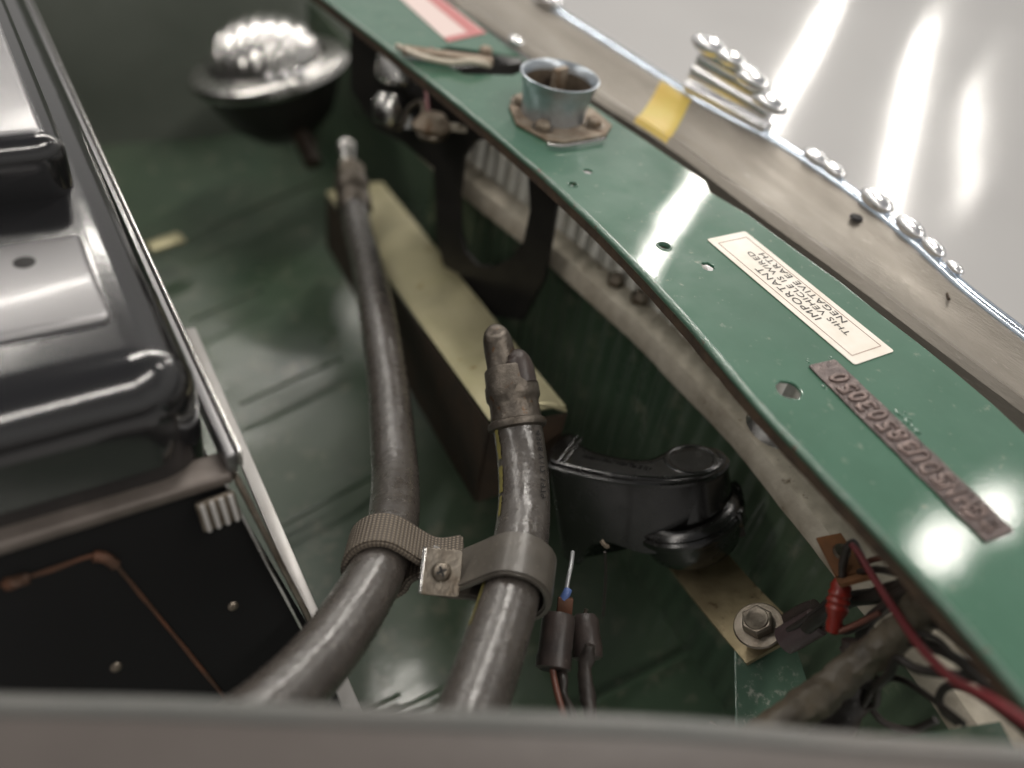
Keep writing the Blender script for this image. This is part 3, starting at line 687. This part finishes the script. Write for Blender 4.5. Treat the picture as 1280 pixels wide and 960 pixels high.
# shouldered end: side lugs and a bent pipe finger
p0 = MRf @ Vector((-.001, -.001, .020))
link('elbow_pipe', tube_mesh([MRf @ Vector((-.0022, .001, .018)), MRf @ Vector((-.0028, .001, .028)), MRf @ Vector((-.0032, .000, .0350)), MRf @ Vector((-.0035, -.0015, .0390)), MRf @ Vector((-.0036, -.0035, .0415)), MRf @ Vector((-.0036, -.0052, .0425))], [.0074, .0070, .0067, .0062, .0048, .0018], 24, 5), M['ferrule'], hr)
link('shoulder', tube_mesh([MRf @ Vector((.0046, -.004, .016)), MRf @ Vector((.0044, -.0045, .0235)), MRf @ Vector((.0032, -.0052, .0280)), MRf @ Vector((.0018, -.006, .0300))], [.0066, .0062, .0050, .0020], 20, 5), M['sleeve'], hr)
cpR = [Vector(v[:3]) for v in catmull([Vector((*p, 0)) for p in ptsR], 8)]; cpL = [Vector(v[:3]) for v in catmull([Vector((*p, 0)) for p in ptsL], 8)]
def strip(u0, ln, wd, z=.00035):
    n = 14; vs = []; fs = []
    for i in range(n+1):
        for j in range(3): vs.append((ln*i/n, wd*(j/2-.5)*(1+.5*noise.noise(Vector((i*.8, u0*99, 0)))), z))
    for i in range(n):
        for j in range(2): a = i*3+j; fs.append((a, a+1, a+4, a+3))
    return mesh('s', vs, fs)
# which way round is left? N starts towards the camera; angle +90 is T x N
T_, N_ = frames(cpR); sgn = 1 if T_[0].cross(N_[0]).dot(camdir(-1, 0, 0)) > 0 else -1
for (u0, ln, wd) in ((.003, .015, .0024), (.022, .014, .0026), (.038, .012, .0018), (.075, .030, .0018)):
    link('yellow_stripe', map_on_tube(strip(u0, ln, wd), cpR, .0111, u0, sgn*rad(54)), M['yellow'], hr)
tm = text_mesh('4558 V1/2 1979', Matrix.Identity(4), .034, .0030, 0, .0); tm.transform(Matrix.Translation((0, -.0015, .0004)))
link('printed_marks', map_on_tube(tm, cpR, .0110, .006, -sgn*rad(48)), M['print_hole_black'], hr, False)
T_, N_ = frames(cpL); sgn = 1 if T_[0].cross(N_[0]).dot(camdir(-1, 0, 0)) > 0 else -1
tm = text_mesh('A557 4 10/78 M', Matrix.Identity(4), .075, .0034, 0, .0); tm.transform(Matrix.Translation((0, -.0017, .0004)))
link('printed_marks', map_on_tube(tm, cpL, .0107, .085, -sgn*rad(42)), M['print_hole_black'], hl, False)

# ---- the pair of clips
def clip(center, axis, mid, r, width, tabl, off_end, t_, name, m, parent, side):
    axis = axis.normalized(); e1 = (mid-center); e1 = (e1 - axis*e1.dot(axis)).normalized(); e2 = axis.cross(e1)
    if e2.dot(camdir(0, 0, 1)) < 0: e2 = -e2
    Lr = (mid-center).dot(e1); hh = (mid-center).dot(e2)
    pts = []
    n = 30
    # front tab end -> blend -> round the hose -> back tab
    ctrl = [(Lr + tabl, hh + side), (Lr - .004, hh + side)]
    a0 = 52; a1 = 338
    arc = [(r*math.cos(rad(a0 + (a1-a0)*k/n)), r*math.sin(rad(a0 + (a1-a0)*k/n))) for k in range(n+1)]
    tail = [(Lr - .004, hh + side - .0028), (Lr + tabl, hh + side - .0028)]
    P = [Vector((a, b_, 0)) for a, b_ in ctrl + arc + tail]
    # smooth the joins
    Pc = catmull([P[0], P[1]] + P[2:-2:3] + [P[-2], P[-1]], 5)
    vs = []; fs = []; uvs = []; s = 0
    wn = 6; L_n = len(Pc)
    for side_ in (0, 1):
        s = 0
        for i, p in enumerate(Pc):
            if i: s += (p-Pc[i-1]).length
            tt = (Pc[min(i+1, L_n-1)]-Pc[max(i-1, 0)]).normalized(); nn = Vector((-tt.y, tt.x, 0))
            # outward normal: away from hose
            q = p + nn*(-t_/2 if side_ else t_/2)
            for j in range(wn+1):
                v = (j/wn-.5)
                rr = .25*t_ if j in (0, wn) else 0
                vs.append(center + e1*q.x + e2*q.y + axis*(v*width)); uvs.append((s, v*width))
    def id_(sd, i, j): return sd*L_n*(wn+1) + i*(wn+1) + j
    for i in range(L_n-1):
        for j in range(wn):
            fs.append((id_(0, i, j), id_(0, i, j+1), id_(0, i+1, j+1), id_(0, i+1, j)))
            fs.append((id_(1, i, j), id_(1, i+1, j), id_(1, i+1, j+1), id_(1, i, j+1)))
        for j in (0, wn):
            fs.append((id_(0, i, j), id_(0, i+1, j), id_(1, i+1, j), id_(1, i, j)))
    for i in (0, L_n-1):
        for j in range(wn): fs.append((id_(0, i, j), id_(0, i, j+1), id_(1, i, j+1), id_(1, i, j)))
    me = mesh(name, vs, fs); ul = me.uv_layers.new(name='UVMap')
    for lp in me.loops: ul.data[lp.index].uv = uvs[lp.vertex_index]
    b = bmesh.new(); b.from_mesh(me); bmesh.ops.recalc_face_normals(b, faces=b.faces)
    eds = [ed for ed in b.edges if len(ed.link_faces) == 2 and ed.calc_face_angle(0) > rad(60)]
    bmesh.ops.bevel(b, geom=eds, offset=t_*.28, segments=2, affect='EDGES'); b.to_mesh(me); b.free()
    return link(name, me, m, parent, True, auto=50)
CLc = dp(477, 696, .312); CRc = dp(644, 722, .304); mid = dp(552, 716, .3005)
hc_ = thing('hose_clip_pair', 'pair of clips, one woven and one grey rubber, screwed together round the two hoses', 'hose clip', mid)
clip(CLc, ptsL[6]-ptsL[8], mid, .0128, .0200, .0075, 0, .0030, 'woven_clip', M['woven'], hc_, 0)
clip(CRc, ptsR[3]-ptsR[5], mid, .0135, .0205, .0070, 0, .0030, 'rubber_clip', M['band'], hc_, -.0040)
pn = camdir(.10, .32, 1.0)
MP = frame(mid + pn*.0022, camdir(1, -.08, 0), pn)
kp = link('screw_plate', plate_mesh([rrect(.0142, .0172, .0012, 3)], MP, .0012, .0003), M['boltsteel'], hc_)
link('folded_edge', box_mesh(.0012, .0168, .0030, MP @ Matrix.Translation((-.0072, 0, .0010)), .0004), M['steel'], kp)
sw = link('screw', lathe_mesh([(.0034, .0004), (.0037, .0014), (.0036, .0026), (.0028, .0036), (.0015, .0041), (.0002, .0042)], MP, 28), M['boltsteel'], hc_)
for a in (25, 115):
    link('cross_slot', box_mesh(.0040, .0009, .0010, MP @ Matrix.Translation((0, 0, .0039)) @ Matrix.Rotation(rad(a), 4, 'Z'), 0), M['print_hole_black'], sw, False)

# ================================================================== HORN
hb = dp(862, 600, .375)
hn = thing('snail_horn', 'black plastic snail horn with trumpet mouth at left and ringed round top', 'horn', hb)
ze = camdir(-.10, math.cos(rad(27)), math.sin(rad(27))); MH = frame(dp(866, 576, .372), camdir(1, -.04, 0), ze)
MHi = MH.inverted()
def onh(px, py):
    o = Vector((0, 0, H)); r = ray(px, py); n = MH.to_3x3() @ Vector((0, 0, 1)); c0 = MH.translation
    l = MHi @ (o + r*((c0-o).dot(n)/r.dot(n))); return Vector((l.x, l.y, 0))
# outline of the top face (comma)
top_px = [(702, 543), (716, 541), (728, 556), (752, 566), (786, 573), (812, 573), (828, 566), (846, 560), (872, 557), (896, 560), (908, 569), (905, 580), (890, 590), (864, 596), (834, 599), (800, 598), (764, 594), (728, 587), (696, 579), (687, 574), (688, 560)]
top = catmull([onh(*p) for p in top_px + [top_px[0]]], 4)[:-1]
cx = sum((p.x for p in top))/len(top); cy = sum((p.y for p in top))/len(top)
# wall: loft down; the depth below the top follows the photo: deep at the mouth, deep below the disc
def up_px(scale_at):
    return MH.to_3x3() @ Vector((0, 0, -1))
xs = [p.x for p in top]; x0, x1 = min(xs), max(xs)
def depth(x):
    u = (x-x0)/(x1-x0)
    k = [(0, .062), (.09, .062), (.20, .045), (.32, .039), (.5, .043), (.75, .040), (1, .034)]
    for (a, da), (b_, db) in zip(k, k[1:]):
        if u <= b_: return da + (db-da)*(u-a)/(b_-a)
    return k[-1][1]
rings = [(0, -.0016, 1.0), (0, 0, 1.0), (.0007, .0004, 1.0), (-.0002, .0012, 1), (.0008, .0022, 1.0), (.0012, .0045, 1)]
vs = []; fs = []; n = len(top)
def ringpt(p, off):
    i = top.index(p)
    t = (top[(i+1) % n]-top[i-1]).normalized(); nn = Vector((t.y, -t.x, 0)); 
    if nn.dot(Vector((p.x-cx, p.y-cy, 0))) < 0 and abs(p.x-cx) > 0: pass
    return p + nn*off
# orientation
area = sum(top[i].x*top[(i+1) % n].y - top[(i+1) % n].x*top[i].y for i in range(n)); so = 1 if area > 0 else -1
prof = [(-.0030, .0), (-.0006, .0), (0, .0006), (.0002, .0020), (.0014, .0026), (.0014, .0040), (.0006, .0046)]
cols = []
for k, (off, z) in enumerate(prof): cols.append([ringpt(p, off*so) - Vector((0, 0, z)) for p in top])
for f_ in (.35, .7, .93, 1.0):
    cols.append([ringpt(p, (.0006 + .0040*f_*max(0, (p.x-x0)/(x1-x0)) + .0010*f_ - (.003 if f_ == 1 else 0))*so) - Vector((0, 0, .0046 + (depth(p.x)-.0046)*f_)) + Vector((.004*f_*max(0, 1-(p.x-x0)/(.25*(x1-x0))), 0, 0)) for p in top])
for c_ in cols: vs += [MH @ v for v in c_]
for k in range(len(cols)-1):
    for i in range(n):
        j = (i+1) % n; fs.append((k*n+i, k*n+j, (k+1)*n+j, (k+1)*n+i))
fs.append(tuple(range((len(cols)-1)*n, len(cols)*n)))
link('trumpet_body', mesh('b', vs, fs), M['plastic'], hn, True, auto=50)
# recessed top face with ring
inner = [ringpt(p, -.0028*so) for p in top]
link('top_face', plate_mesh([[(p.x, p.y) for p in inner]], MH @ Matrix.Translation((0, 0, -.0008)), .0012, .0), M['plastic'], hn, False)
dc = onh(864, 573)
MD = MH @ Matrix.Translation(dc)
link('top_ring', lathe_mesh([(.0128, -.003), (.0128, -.0002), (.0122, .0003), (.0104, .0003), (.0098, -.0002), (.0094, -.0009), (.004, -.00095), (.0003, -.00095)], MD, 48, False), M['plastic'], hn)
link('moulded_words', text_mesh('MADE IN ITALY HIGH TONE 12V', frame(MH @ (onh(728, 571) + Vector((0, 0, -.0001))), (MH @ onh(826, 590)) - (MH @ onh(728, 571)), ze), .034, .0024, .0004), M['plastic'], hn, False)
# clamp flange below the disc and the diaphragm housing
MD0 = MH @ Matrix.Translation(dc)
MD2 = MH @ Matrix.Translation(dc + Vector((-.0025, -.001, -.031))) @ Matrix.Rotation(rad(-13), 4, 'Y') @ Matrix.Diagonal((1.10, 1.08, 1, 1)) @ Matrix.Translation((0, 0, .0325))
link('clamp_ring', lathe_mesh([(.0190, -.0255), (.0232, -.0262), (.0244, -.0275), (.0240, -.0288), (.0252, -.0298), (.0256, -.0318), (.0250, -.0334), (.0234, -.0342), (.0230, -.040), (.0205, -.048), (.015, -.053), (.003, -.056)], MD2, 56, False), M['plastic'], hn)
link('body_drum', lathe_mesh([(.0148, -.003), (.0162, -.012), (.0195, -.027), (.0215, -.034)], MD0, 48, False), M['plastic'], hn)
for a in (14, -30):
    r = .0262; link('clamp_clip', box_mesh(.006, .0035, .0085, MD2 @ Matrix.Rotation(rad(a), 4, 'Z') @ Matrix.Translation((r-.0015, 0, -.0315)) @ Matrix.Rotation(rad(90), 4, 'Z'), .001), M['plastic'], hn)
link('terminal', box_mesh(.006, .003, .010, MD2 @ Matrix.Translation((.019, -.008, -.041)), .0008), M['sleeve'], hn)
for t in (.003, .006):
    pa_, pb_ = onh(691, 575), onh(714, 545); o_x = (onh(728, 580)-onh(690, 572)).normalized()*t
    link('mouth_ridge', tube_mesh([MH @ (pa_ + o_x), MH @ ((pa_+pb_)/2 + o_x), MH @ (pb_ + o_x)], .0007, 8, 3), M['plastic'], hn)
# mouth flare
mq = [MH @ (onh(688, 572) + Vector((0, 0, -.002))), MH @ (onh(694, 590) + Vector((.0002, -.0002, -.018))), MH @ (onh(706, 620) + Vector((0, .012, -.030))), dp(716, 698, .368)]
# small burr and terminal wire
link('drain_burr', tube_mesh([dp(752, 676, .352), dp(756, 681, .351), dp(760, 684, .352)], .0010, 6, 3, True, .0006, 900), M['cuprust'], hn)

# strap and bolt
sp_ = thing('horn_strap', 'brassy zinc strap bolted from the black horn to the green bracket', 'bracket', dp(950, 785, .355))
s0, s1_, s2, s3 = dp(806, 668, .408), dp(884, 664, .408), dp(1004, 793, .352), dp(934, 832, .352)
link('strap', sheet_mesh(grid(s0, s3, s2, s1_, 14, 6, lambda p, u, v: p + camdir(0, .5, .8)*(.0035*math.sin(u*math.pi)*-1)), .0022), M['zincdark'], sp_, True, auto=30)
nn = (s3-s2).cross(s1_-s2).normalized()
if nn.dot(camdir(0, 0, 1)) < 0: nn = -nn
MB_ = frame(dp(949, 783, .348), camdir(1, 0, 0), nn)
link('washer', lathe_mesh([(.0106, 0), (.0110, .0008), (.0104, .0015), (.005, .0015)], MB_, 36), M['boltsteel'], sp_)
bh = link('bolt_head', lathe_mesh([(.0066, .0014), (.0070, .0020), (.0070, .0058), (.0062, .0066)], MB_ @ Matrix.Rotation(.3, 4, 'Z'), 6), M['boltsteel'], sp_, False)
link('bolt_dimple', lathe_mesh([(.0052, .0066), (.0048, .0072), (.0036, .0070), (.003, .0066)], MB_, 24), M['boltsteel'], bh)
# green bracket under the strap
gk = thing('green_bracket', 'upright dark green sheet bracket under the horn bolt', 'bracket', dp(960, 860, .37))
a_, b2, c2, d2 = dp(919, 800, .362), dp(990, 798, .362), dp(1032, 930, .33), dp(921, 930, .33)
link('face', sheet_mesh(grid(a_, b2, c2, d2, 6, 8), .0015), mat('bracket_green', (.075, .13, .095), .35, 0, .5, var=(.055, .10, .07), vscale=30, dust=(.4, .4, .35), dustamt=.5), gk)
link('bright_edge', tube_mesh([a_, d2], .0006, 6, 2, False, .0002, 300), M['green_edge'], gk)
# green flange at bottom right
link('inner_flange', sheet_mesh(grid(dp(960, 945, .27), dp(1250, 902, .27), dp(1300, 990, .22), dp(960, 990, .22), 8, 4), .0012), M['green'], bay)
# small rusty tab near the rail
ob = thing('rusty_tab', 'orange rusty tab bolted at the dirty rail above the red crimp', 'tab', dp(1055, 700, .30))
o4 = [dp(1020, 674, .305), dp(1050, 668, .305), dp(1082, 716, .296), dp(1044, 722, .296)]
link('tab_plate', sheet_mesh(grid(o4[0], o4[3], o4[2], o4[1], 6, 4), .0015), M['orange'], ob)
link('foot', sheet_mesh(grid(dp(1044, 722, .296), dp(1088, 712, .296), dp(1096, 718, .29), dp(1050, 730, .29), 4, 3), .0015), M['orange'], ob)
link('rivet', lathe_mesh([(.0035, 0), (.003, .0012), (.0005, .0016)], frame(dp(1052, 690, .3), camdir(1, 0, 0), camdir(.1, .6, .8)), 16), M['boltsteel'], ob)

# ================================================================== CONNECTORS + WIRES
def wire(name, pts, r, m, parent, rough=0.0, seg=10): return link(name, tube_mesh([dp(*p) for p in pts], r, seg, 7, True, rough, 300), m, parent)
c1 = thing('bullet_connector', 'dark sleeved connector with a blue tipped wire above and a brown wire below', 'connector', dp(692, 800, .31))
A = dp(699, 768, .318); Bq = dp(691, 838, .308); MB1 = frame(Bq, camdir(1, 0, 0), A-Bq); Lc = (A-Bq).length
link('sleeve', lathe_mesh([(.0055, .0), (.0069, .0006), (.0070, .004), (.0066, Lc*.35), (.0066, Lc*.9), (.0060, Lc*.99), (.0030, Lc)], MB1, 24), M['sleeve'], c1)
link('sleeve_mouth', lathe_mesh([(.0052, -.0002), (.0035, -.0003), (.0034, .002)], MB1, 20), M['print_hole_black'], c1)
link('paper_tag', box_mesh(.0062, .0030, .0075, frame(dp(706, 758, .318), camdir(1, .1, 0), camdir(.1, 1, 0)), .0006), M['copper'], c1)
wire('blue_sleeve', [(704, 749, .318), (708, 742, .318), (710, 737, .319)], .0017, M['blue'], c1)
wire('tinned_wire', [(707, 744, .318), (710, 725, .32), (714, 706, .324), (716, 690, .33)], .0009, M['wht'], c1)
wire('brown_wire', [(689, 826, .306), (692, 845, .304), (697, 868, .298), (704, 892, .292), (710, 915, .285)], .0013, M['brnw'], c1)
wire('dark_wire', [(701, 838, .308), (704, 850, .304), (705, 868, .300), (714, 888, .293), (722, 912, .287)], [.0022, .0020, .0014, .0016, .0015], M['blkw'], c1)
c2_ = thing('bullet_connector', 'shorter dark connector with a wrinkled taped wire, right of the blue tipped one', 'connector', dp(735, 800, .32))
A = dp(731, 767, .325); Bq = dp(734, 822, .318); MB2 = frame(Bq, camdir(1, 0, 0), A-Bq); Lc = (A-Bq).length
link('sleeve', lathe_mesh([(.0045, -.001), (.0062, .0), (.0064, .004), (.0058, Lc*.5), (.0056, Lc*.85), (.0040, Lc*.98), (.0015, Lc*1.0)], MB2, 22), M['sleeve'], c2_)
wire('taped_wire', [(738, 806, .306), (734, 822, .306), (731, 842, .304), (734, 868, .300), (738, 892, .294), (741, 915, .288)], [.0020, .0030, .0026, .0031, .0024, .0025], M['blkw'], c2_, .0007, 14)
wire('tip', [(731, 768, .325), (733, 761, .325)], .0009, M['boltsteel'], c2_)
tag(link('coated_wire', tube_mesh([dp(756, 690, .35), dp(757, 720, .36), dp(754, 770, .38)], .0007, 6, 5), M['blkw']), 'hair thin dark wire hanging straight below the horn', 'wire')

# loom
lm = thing('wiring_loom', 'thick cloth taped wiring loom running from the green panel to bottom centre', 'wiring loom', dp(1050, 830, .29))
wire('taped_loom', [(1165, 742, .262), (1148, 768, .268), (1112, 800, .274), (1070, 832, .278), (1028, 868, .276), (985, 900, .270), (930, 940, .262)], [.0066, .0063, .0058, .0058, .0062, .0062, .0060], M['loom'], lm, .0015, 22)
wire('branch', [(1068, 842, .288), (1062, 868, .292), (1040, 905, .290), (1010, 940, .282)], [.0068, .0074, .0078, .0078], M['blkw'], lm, .0008, 16)
bw = thing('wire_group', 'dark wires looping out of the loom under the green panel edge', 'wires', dp(1100, 780, .28))
W = [([(985, 788, .33), (1010, 772, .322), (1034, 752, .316), (1052, 728, .306), (1072, 716, .296), (1100, 712, .285), (1140, 722, .268)], .0013, 'blkw'),
     ([(1008, 784, .325), (1030, 768, .315), (1060, 750, .305), (1100, 744, .292), (1138, 733, .272), (1160, 728, .262)], .0030, 'blkw'),
     ([(1048, 785, .300), (1060, 787, .298), (1090, 772, .29), (1115, 748, .28), (1140, 735, .268)], .0019, 'sleeve'),
     ([(1076, 800, .30), (1078, 790, .298), (1090, 772, .294), (1120, 752, .284), (1150, 742, .27)], .0022, 'blkw'),
     ([(1066, 818, .288), (1080, 804, .282), (1105, 800, .276), (1140, 802, .268), (1180, 815, .258), (1230, 845, .244)], .0018, 'blkw'),
     ([(1080, 880, .285), (1092, 862, .278), (1112, 842, .27), (1122, 824, .266), (1145, 836, .26), (1180, 842, .252), (1230, 848, .243)], .0016, 'blkw'),
     ([(1084, 884, .285), (1095, 880, .28), (1097, 860, .276), (1098, 845, .276)], .0013, 'blkw'),
     ([(1196, 903, .262), (1180, 890, .262), (1174, 872, .262), (1184, 858, .260), (1206, 860, .256), (1240, 880, .245), (1290, 920, .23)], .0014, 'blkw'),
     ([(1064, 800, .29), (1064, 818, .29), (1063, 836, .288)], .0034, 'sleeve')]
W += [([(1010, 792, .332), (1040, 770, .318), (1080, 745, .300), (1128, 728, .276), (1160, 735, .26)], .0015, 'blkw'),
      ([(1052, 812, .305), (1070, 806, .300), (1088, 780, .292), (1108, 756, .284), (1150, 748, .266)], .0013, 'sleeve'),
      ([(1075, 846, .292), (1096, 836, .286), (1108, 812, .280), (1122, 792, .274), (1165, 780, .262), (1215, 818, .248)], .0012, 'blkw'),
      ([(1060, 870, .30), (1085, 868, .295), (1105, 850, .288), (1128, 850, .28), (1160, 870, .268), (1205, 905, .25)], .0012, 'blkw'),
      ([(1030, 762, .318), (1046, 740, .310), (1064, 718, .302), (1090, 700, .292), (1122, 700, .280), (1150, 716, .268)], .0011, 'brnw'),
      ([(1090, 888, .288), (1108, 905, .284), (1140, 912, .28), (1170, 900, .272)], .0013, 'blkw'),
      ([(1140, 790, .262), (1172, 800, .255), (1200, 830, .246), (1236, 862, .232), (1290, 912, .214)], .0012, 'blkw')]
for pts, r, m in W: wire('wire', pts, r, M[m], bw)
sv = thing('sleeve_connector', 'maroon-brown rubber connector sleeve right behind the strap bolt', 'connector', dp(1005, 785, .335))
p = dp(978, 802, .336); q = dp(1024, 776, .326)
link('sleeve', lathe_mesh([(.0040, 0), (.0058, .001), (.0060, .006), (.0058, (q-p).length-.001), (.0048, (q-p).length)], frame(p, camdir(0, 0, 1), q-p), 20), mat('maroon_rubber', (.06, .04, .042), .4, 0, var=(.09, .065, .065), vscale=80, bump=.0002, bscale=200), sv)
link('second_sleeve', tube_mesh([dp(985, 775, .345), dp(1004, 764, .338), dp(1020, 758, .333)], .0032, 12, 4), M['sleeve'], sv)
rc = thing('red_crimp', 'bright red crimp connector with ridged sleeve on a looping wire', 'crimp connector', dp(1048, 760, .295))
p = dp(1041, 790, .296); q = dp(1053, 724, .296); Lr = (q-p).length
prof = [(.0012, -.0008), (.0026, 0), (.0030, .0030), (.0027, .0055), (.0036, .0070), (.0042, .0090), (.0036, .0103), (.0043, .0117), (.0036, .0130), (.0042, .0144), (.0035, .0157), (.0038, .0172), (.0026, Lr)]
link('crimp_sleeve', lathe_mesh(prof, frame(p, camdir(1, 0, 0), q-p), 22), M['redc'], rc)
wire('looped_wire', [(1052, 728, .296), (1054, 706, .294), (1058, 688, .291), (1066, 678, .288), (1073, 690, .285), (1080, 706, .282)], .0015, M['blkw'], rc, .0003)
wire('tail_wire', [(1041, 788, .296), (1050, 789, .294), (1072, 780, .29), (1100, 766, .284)], .0011, M['brnw'], rc)
rw = thing('red_wire', 'long dark red wire sweeping down under the green panel edge', 'wire', dp(1150, 790, .25))
wire('insulation', [(1064, 680, .286), (1074, 692, .283), (1092, 722, .276), (1122, 768, .262), (1152, 810, .248), (1190, 848, .232), (1235, 872, .216), (1290, 908, .200), (1330, 935, .19)], [.0011, .0012, .0013, .0014, .0015, .0015, .0015, .0015, .0015], M['redw'], rw)
# shiny scrap at bottom by the loom
tag(link('steel_clip', lathe_mesh([(.003, 0), (.0035, .003), (.001, .005)], frame(dp(886, 916, .28), camdir(0, 1, 0), camdir(.6, .5, .4)), 14), M['steel']), 'bright steel clip end just above the near grey edge', 'clip')

# ================================================================== ROUND LAMP (far)
lc = dp(336, 82, .72)
ld = thing('round_lamp', 'round ribbed glass lamp with chrome rim in a black bowl, far from the camera', 'lamp', lc)
za = camdir(-.09, math.cos(rad(42)), math.sin(rad(42))); MLm = frame(lc, camdir(1, .04, 0), za)
link('chrome_rim', lathe_mesh([(.052, .006), (.058, .004), (.066, .0045), (.0705, .002), (.0715, -.003), (.069, -.0075), (.064, -.009)], MLm, 64, False), M['steel'], ld)
link('bowl', lathe_mesh([(.0645, -.008), (.058, -.025), (.048, -.045), (.030, -.062), (.010, -.068)], MLm, 48, False), M['blackflat'], ld)
link('inner_shell', lathe_mesh([(.053, .006), (.050, .004), (.0495, -.001), (.02, -.002)], MLm, 48, False), M['blackflat'], ld)
vs = []; fs = []; nr2, ns2 = 40, 240; R_ = .0475
for i in range(nr2+1):
    f_ = i/nr2; r = R_*math.sin(f_*math.pi/2); zz = .035*math.cos(f_*math.pi/2)**.8 + .002
    for k in range(ns2):
        a = 2*math.pi*k/ns2; x = r*math.cos(a); yv = r*math.sin(a)
        rib = .0050*abs(math.cos(math.pi*x/.0118))
        vs.append(MLm @ Vector((x, yv, zz + rib*(1 if i < nr2 else 0))))
for i in range(nr2):
    for k in range(ns2):
        k2 = (k+1) % ns2; fs.append((i*ns2+k, i*ns2+k2, (i+1)*ns2+k2, (i+1)*ns2+k))
link('ribbed_lens', mesh('lens', vs, fs), M['lens'], ld, True, auto=0)
link('stem', tube_mesh([MLm @ Vector((.02, -.01, -.07)), dp(375, 165, .73), dp(392, 205, .72)], .008, 14, 5), M['rusty'], ld)
for (a, rr_) in ((-62, .056), (-75, .052), (-50, .06)):
    link('rim_screw', lathe_mesh([(.005, 0), (.0045, .004), (.001, .006)], MLm @ Matrix.Rotation(rad(a), 4, 'Z') @ Matrix.Translation((rr_, 0, .005)), 14), M['chrome'], ld)

# ================================================================== NEAR WING EDGE (foreground)
we = thing('wing_edge', 'blurred grey brown wing edge crossing the whole bottom of the view', 'car wing', dp(640, 930, .17))
top_e = [(-160, 868), (0, 876), (200, 880), (400, 889), (640, 897), (860, 907), (1060, 925), (1280, 940), (1440, 952)]
D0 = .175
r0 = catmull([dp(x, y, D0) for x, y in top_e], 3); inw = camdir(0, -.25, -1)
dwn = camdir(0, -1, .10)
rows = [[p + inw*.010 for p in r0], [p + inw*.002 for p in r0], [p + dwn*.0006 for p in r0], [p + dwn*.004 + inw*-.0006 for p in r0], [p + dwn*.012 for p in r0], [p + dwn*.035 for p in r0], [p + dwn*.06 for p in r0]]
link('outer_skin', sheet_mesh(rows, .0012), M['wing'], we)
link('rolled_bead', tube_mesh([p + dwn*.0012 + inw*.0012 for p in r0], .0026, 12, 1, False), M['wingedge'], we)
